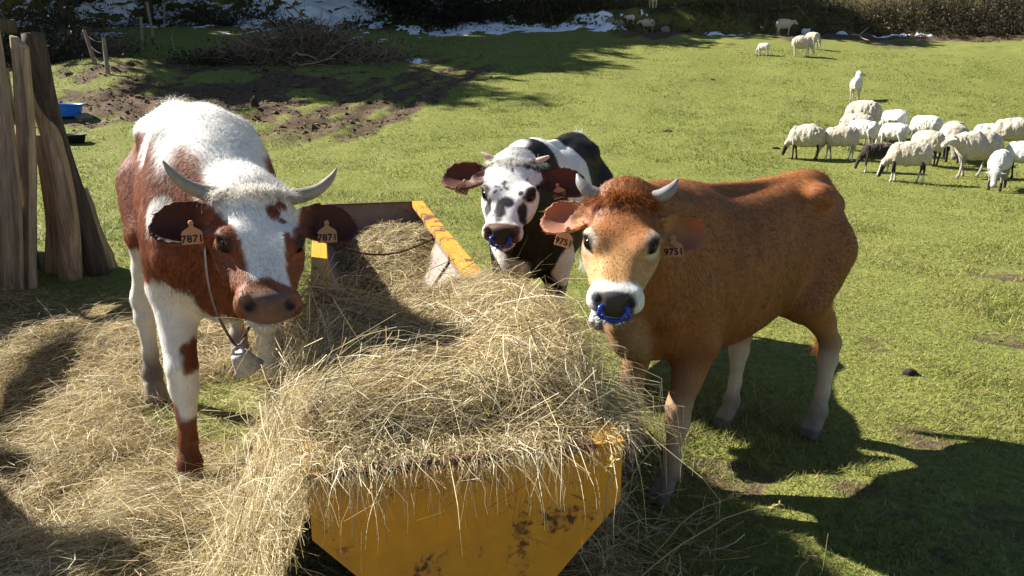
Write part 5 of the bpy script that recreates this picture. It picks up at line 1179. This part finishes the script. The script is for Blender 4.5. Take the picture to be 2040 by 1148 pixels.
# combed locks: bunches that share a direction
for (ca, cb, hd, m_, L0, sp) in [(1.15, .05, 2.6, 700, .36, .12), (.40, .20, -1.7, 700, .30, .10), (.35, -.20, -2.6, 600, .30, .10), (.85, -.45, -2.2, 700, .30, .10), (.55, -.52, -1.9, 600, .28, .09), (1.5, -.45, -1.9, 700, .36, .10), (1.75, .40, .3, 600, .30, .12), (.75, .42, -1.0, 700, .30, .10), (.25, .36, -.6, 500, .28, .07), (.6, -.05, 2.9, 600, .34, .12), (1.0, .30, 1.2, 700, .3, .12), (1.35, -.15, .6, 600, .3, .12), (.6, .25, .2, 600, .3, .1)]:
    hd = hd + .0; a = ca + sp * rng.normal(size=m_); b = cb + sp * rng.normal(size=m_); k = (a > .14) | (b < -.58); a, b = a[k], b[k]; z = heap(a, b); x, y = from_ab(a, b); N = grid_normals(hz_xy, x, y, .04); N[N[:, 2] < .2] = (0, -.5, .85); n = len(a)
    k = z > 0; sets.append((straw(np.stack([x, y, z], 1)[k], norm(N[k]), (L0 * rng.uniform(.5, 1.3, n))[k], rng, rng.uniform(.0016, .0036, n)[k], hd, .5, .18, .03, .3), straw_col(n, rng, .08, .3)[k]))
# loose stalks standing out and hanging over the front edge and the sides
P, N, a, b = scatter_heap(2600, .0, 2.0, -1.0, .7); n = len(P); sets.append((straw(P, norm(N + .3 * rng.normal(size=(n, 3))), rng.uniform(.15, .55, n), rng, rng.uniform(.0016, .003, n), None, 1, .75, .03), straw_col(n, rng, .05, .45)))
def hang(n, a0, a1, b0, b1, dirv, L0, L1):
    a = rng.uniform(a0, a1, n); b = rng.uniform(b0, b1, n); x, y = from_ab(a, b); z = np.maximum(heap(a, b), TRIM) + .012; th = math.atan2(dirv[1], dirv[0]) + .6 * rng.normal(size=n); L = rng.uniform(L0, L1, n); K = 7; t = np.linspace(0, 1, K)
    fw = np.minimum(t[None] * L[:, None], .035 + .9 * rng.random((n, 1)) ** 2 * L[:, None] * .6 + .02 * t[None]); sag = rng.uniform(.4, 1.1, (n, 1))
    dz = -sag * np.maximum(t[None] * L[:, None] - .03, 0) ** 1.15 + .03 * np.sin(t[None] * 3.1) * rng.random((n, 1))
    pts = np.stack([x[:, None] + np.cos(th)[:, None] * fw * 1.4, y[:, None] + np.sin(th)[:, None] * fw * 1.4, z[:, None] + dz], -1)
    pts = pts + np.cumsum(.004 * rng.normal(size=(n, K, 3)), 1)
    aa, bb = to_ab(pts[..., 0], pts[..., 1])
    # stay outside the plate
    pts[..., :2] -= np.maximum(aa + .045 , 0)[..., None] * (pts[..., 2] < TRIM)[..., None] * TA * (dirv is FRONT)
    sd = norm(rng.normal(size=(n, 3))); V, F = ribbons(pts, sd, rng.uniform(.0016, .0032, n)); return (V, F, K), straw_col(n, rng, .05, .35)
FRONT = -TA
for _ in range(9):
    cb = rng.uniform(-.42, .25); sets.append(hang(int(rng.uniform(25, 75)), .0, .12, max(cb - .05, -.43), min(cb + .05, .43), FRONT, .06, .24))
sets.append(hang(260, -.01, .16, -.44, -.30, FRONT, .05, .2)); sets.append(hang(40, -.01, .16, .34, .43, FRONT, .03, .10))
def chaff(P, n):
    k = rng.integers(0, len(P), n); c = P[k] + rng.normal(size=(n, 3)) * np.array([.02, .02, .004]) + [0, 0, .008]; d = norm(rng.normal(size=(n, 3)) * [1, 1, .4]); L = rng.uniform(.008, .035, n)[:, None]; pts = np.stack([c - d * L, c + rng.normal(size=(n, 3)) * .002, c + d * L], 1)
    V, F = ribbons(pts, norm(np.cross(d, rng.normal(size=(n, 3)) + [0, 0, 1.5])), rng.uniform(.002, .0055, n)); return (V, F, 3), straw_col(n, rng, .15, .15) * .85
P, N, a, b = scatter_heap(40000, -.6, 2.0, -1.1, .78); sets.append(chaff(P, 22000))
sets.append(hang(420, .02, .14, -.42, .43, FRONT, .02, .07)); sets.append(hang(70, .0, .10, -.42, .43, FRONT, .10, .30)); sets.append(hang(150, .0, .12, -.42, .0, FRONT, .04, .14)); sets.append(hang(90, .0, .1, .05, .22, FRONT, .05, .20))
sets.append(hang(900, .1, 1.4, .38, .46, TB, .08, .38))
ob = hay_obj('hay_strands', sets, rng, 'loose stalks of hay on the heap in the trough'); ob.parent = core; ob.name = 'stalks'
for k in ('label', 'category'):
    if k in ob: del ob[k]
# --- hay trodden over the ground on the left
def gz(x, y): return tz(x, y)
n0 = 130000; r = np.exp(rng.uniform(math.log(1.5), math.log(7.2), n0)); th = rng.uniform(R(-44), R(22), n0); x = r * np.sin(th); y = r * np.cos(th); hf = hay_f(x, y); a, b = to_ab(x, y)
k = (rng.random(n0) < hf) & ~((np.abs(b) < .37) & (a > 0)); x, y, r = x[k], y[k], r[k]; n = len(x); P = np.stack([x, y, gz(x, y)], 1); N = grid_normals(gz, x, y, .05)
gs = [(straw(P, N, rng.gamma(3, .035, n) + .03, rng, rng.uniform(.0011, .0024, n) * (.7 + .14 * r), None, 1, .10, .014), straw_col(n, rng, .10, .2))]
k = rng.random(n) < .035; m_ = k.sum(); gs.append((straw(P[k], norm(N[k] + .3 * rng.normal(size=(m_, 3))), rng.uniform(.12, .4, m_), rng, rng.uniform(.002, .0034, m_), None, 1, .5, .03), straw_col(m_, rng, .05, .5)))
gs.append(chaff(P, 22000))
for _ in range(30):                                                      # tufts that lie together
    j = rng.integers(0, n); c = P[j]; m_ = 420; xx = c[0] + .16 * rng.normal(size=m_); yy = c[1] + .16 * rng.normal(size=m_); aa, bb = to_ab(xx, yy); kk = ~((np.abs(bb) < .42) & (aa > -.02)); xx, yy = xx[kk], yy[kk]; m_ = len(xx)
    if m_: gs.append((straw(np.stack([xx, yy, gz(xx, yy) + .02], 1), np.tile([0, 0, 1.], (m_, 1)), rng.uniform(.1, .3, m_), rng, rng.uniform(.0014, .0028, m_), rng.uniform(0, 6.28), .6, .12, .03), straw_col(m_, rng, .08, .28)))
# stray stalks to the right of the trough
m_ = 900; bb = .45 + np.abs(rng.normal(size=m_)) * .22; aa = rng.uniform(-.25, 1.6, m_); xx, yy = from_ab(aa, bb); gs.append((straw(np.stack([xx, yy, tz(xx, yy) + .03 * rng.random(m_)], 1), np.tile([0, 0, 1.], (m_, 1)), rng.uniform(.1, .45, m_), rng, rng.uniform(.0018, .003, m_), None, 1, .45, .06), straw_col(m_, rng, .05, .3)))
hay_obj('ground_hay', gs, rng, 'dry hay trodden over the ground left of the trough')
# --- dry grass stalks with seed heads standing at the right of the trough
def stalk(p, tip, seed, label):
    rg = np.random.default_rng(seed); t = np.linspace(0, 1, 12)[:, None]; p = np.array(p, float); tip = np.array(tip, float); pth = p * (1 - t) + tip * t + np.array([0, 0, .06]) * np.sin(t * 3.1) + .004 * np.cumsum(rg.normal(size=(12, 3)), 0)
    parts = [tube(pth, np.linspace(.0028, .0014, 12), 5)]; d = norm(pth[-1] - pth[-2])
    for i in range(14):
        b_ = pth[-1] - d * .05 * (1 - i / 14); o = norm(d + .7 * rg.normal(size=3)); parts.append(tube(np.array([b_, b_ + o * .012, b_ + o * .02]), [.001, .0034, .0006], 4))
    V, F = joinVF(parts); ob = obj('dry_grass_stalk', mesh_np('dry_grass_stalk', V, F, np.tile((.52, .40, .17), (len(V), 1)), True), M_STRAW); tag(ob, label, 'grass stalk', 'dry stalks at the trough')
for i, (pb, pt, yb, yt, lab) in enumerate((((1290, 1120), (1480, 985), 2.3, 2.3, 'dry grass stalk with a bushy seed head, middle of the three leaning right'), ((1240, 1190), (1560, 1012), 2.0, 2.2, 'longest dry grass stalk leaning right at the bottom'), ((1255, 960), (1400, 882), 2.35, 2.5, 'short dry grass stalk with a brown seed head beside the front leg'), ((1560, 1190), (1610, 1108), 2.2, 2.2, 'short dry stalk at the bottom edge under the brown cow'), ((1205, 1040), (1218, 905), 1.86, 1.83, 'dry seed head hanging at the right corner of the trough front'))):
    stalk(at(*pb, yb), at(*pt, yt), i, lab)
# --- wisps in the mouth of the red and white cow
mp = (cow1.head_pt((.44, .01, -.125)) * cow1.sc) @ cow1.M.T + cow1.loc; m_ = 34; K = 6; t = np.linspace(0, 1, K); dr = norm(np.column_stack([rng.normal(.25, .5, m_), rng.normal(-.35, .3, m_), rng.normal(-.55, .3, m_)])); L = rng.uniform(.06, .26, m_)
pts = mp + rng.normal(size=(m_, 1, 3)) * np.array([.045, .01, .006]) + dr[:, None] * (L[:, None] * t)[..., None]; pts[..., 2] -= .25 * (L[:, None] * t ** 2); V, F = ribbons(pts, norm(rng.normal(size=(m_, 3))), rng.uniform(.002, .0036, m_))
w = obj('hay_wisp', mesh_np('hay_wisp', V, F, np.repeat(straw_col(m_, rng, .1, .4), K * 2, axis=0)), M_STRAW); tag(w, 'wisp of hay hanging from the mouth of the red and white cow', 'hay', kind='stuff')
# ================================================================ neck strap and bell of the horned cow
def wp(c, p): return (np.asarray(p, float) * c.sc) @ c.M.T + c.loc
nk = cow1.head_pt((.03, 0, -.12)) * .62 + np.array((1.22, 0, .86)) * .38; nk = wp(cow1, nk); ax = norm(wp(cow1, cow1.head_pt((.03, 0, -.12))) - wp(cow1, (1.22, 0, .86)))
upv = norm(np.array([0, 0, 1.]) - ax * ax[2]); sv = np.cross(ax, upv)
org = at(474, 688, 2.62)
bell = empty('cow_bell', org); tag(bell, 'grey metal cow bell on a leather strap hanging from the horned cow\'s neck', 'bell')
a = np.linspace(0, 2 * np.pi, 60); sn = np.sin(a); loop = nk + np.outer(np.cos(a) * .125 * np.where(sn < 0, 1 - .55 * sn ** 4, 1), sv) + np.outer(np.maximum(sn, 0) * .19, upv) + np.outer(np.maximum(-sn, 0), org - nk); T = np.roll(loop, -1, 0) - loop
Vl = []
for o_, i_ in ((-.010, 0), (.010, 0), (.010, .004), (-.010, .004)):
    out = norm(loop - nk); Vl.append(loop + ax * o_ + out * i_)
Vl = np.stack(Vl, 1)[:-1].reshape(-1, 3); k = np.arange(59)[:, None] * 4; j = np.arange(4)[None]; Fq = np.stack([k + j, k + (j + 1) % 4, ((k + 4) % (59 * 4)) + (j + 1) % 4, ((k + 4) % (59 * 4)) + j], -1).reshape(-1, 4)
obj('strap', mesh_np('strap', Vl - org, Fq, smooth=False), M_STRAP, bell)
V, F = lathe([(.001, .0), (.030, .0), (.040, -.012), (.047, -.05), (.056, -.09), (.066, -.115), (.062, -.115), (.050, -.085), (.041, -.05), (.033, -.015), (.001, -.008)], 24, 1.25)
o = obj('bell_body', mesh_np('bell_body', V, F, smooth=True), M_BELL, bell, loc=(0, 0, -.028), rot=(R(12), R(-24), .4)); o.scale = (.68,) * 3
V, F = tube(np.array([(-.02, 0, 0), (-.018, 0, .03), (0, 0, .045), (.018, 0, .03), (.02, 0, 0)]), .006, 6); obj('loop', mesh_np('loop', V, F, smooth=True), M_BELL, bell, loc=(0, 0, -.045))
V, F = joinVF([tube(np.array([(0, 0, -.01), (0, 0, -.10)]), .005, 6), lathe([(.001, -.09), (.012, -.098), (.014, -.108), (.009, -.12), (.001, -.123)], 12)]); obj('clapper', mesh_np('clapper', V, F, smooth=True), M_BELL, o)
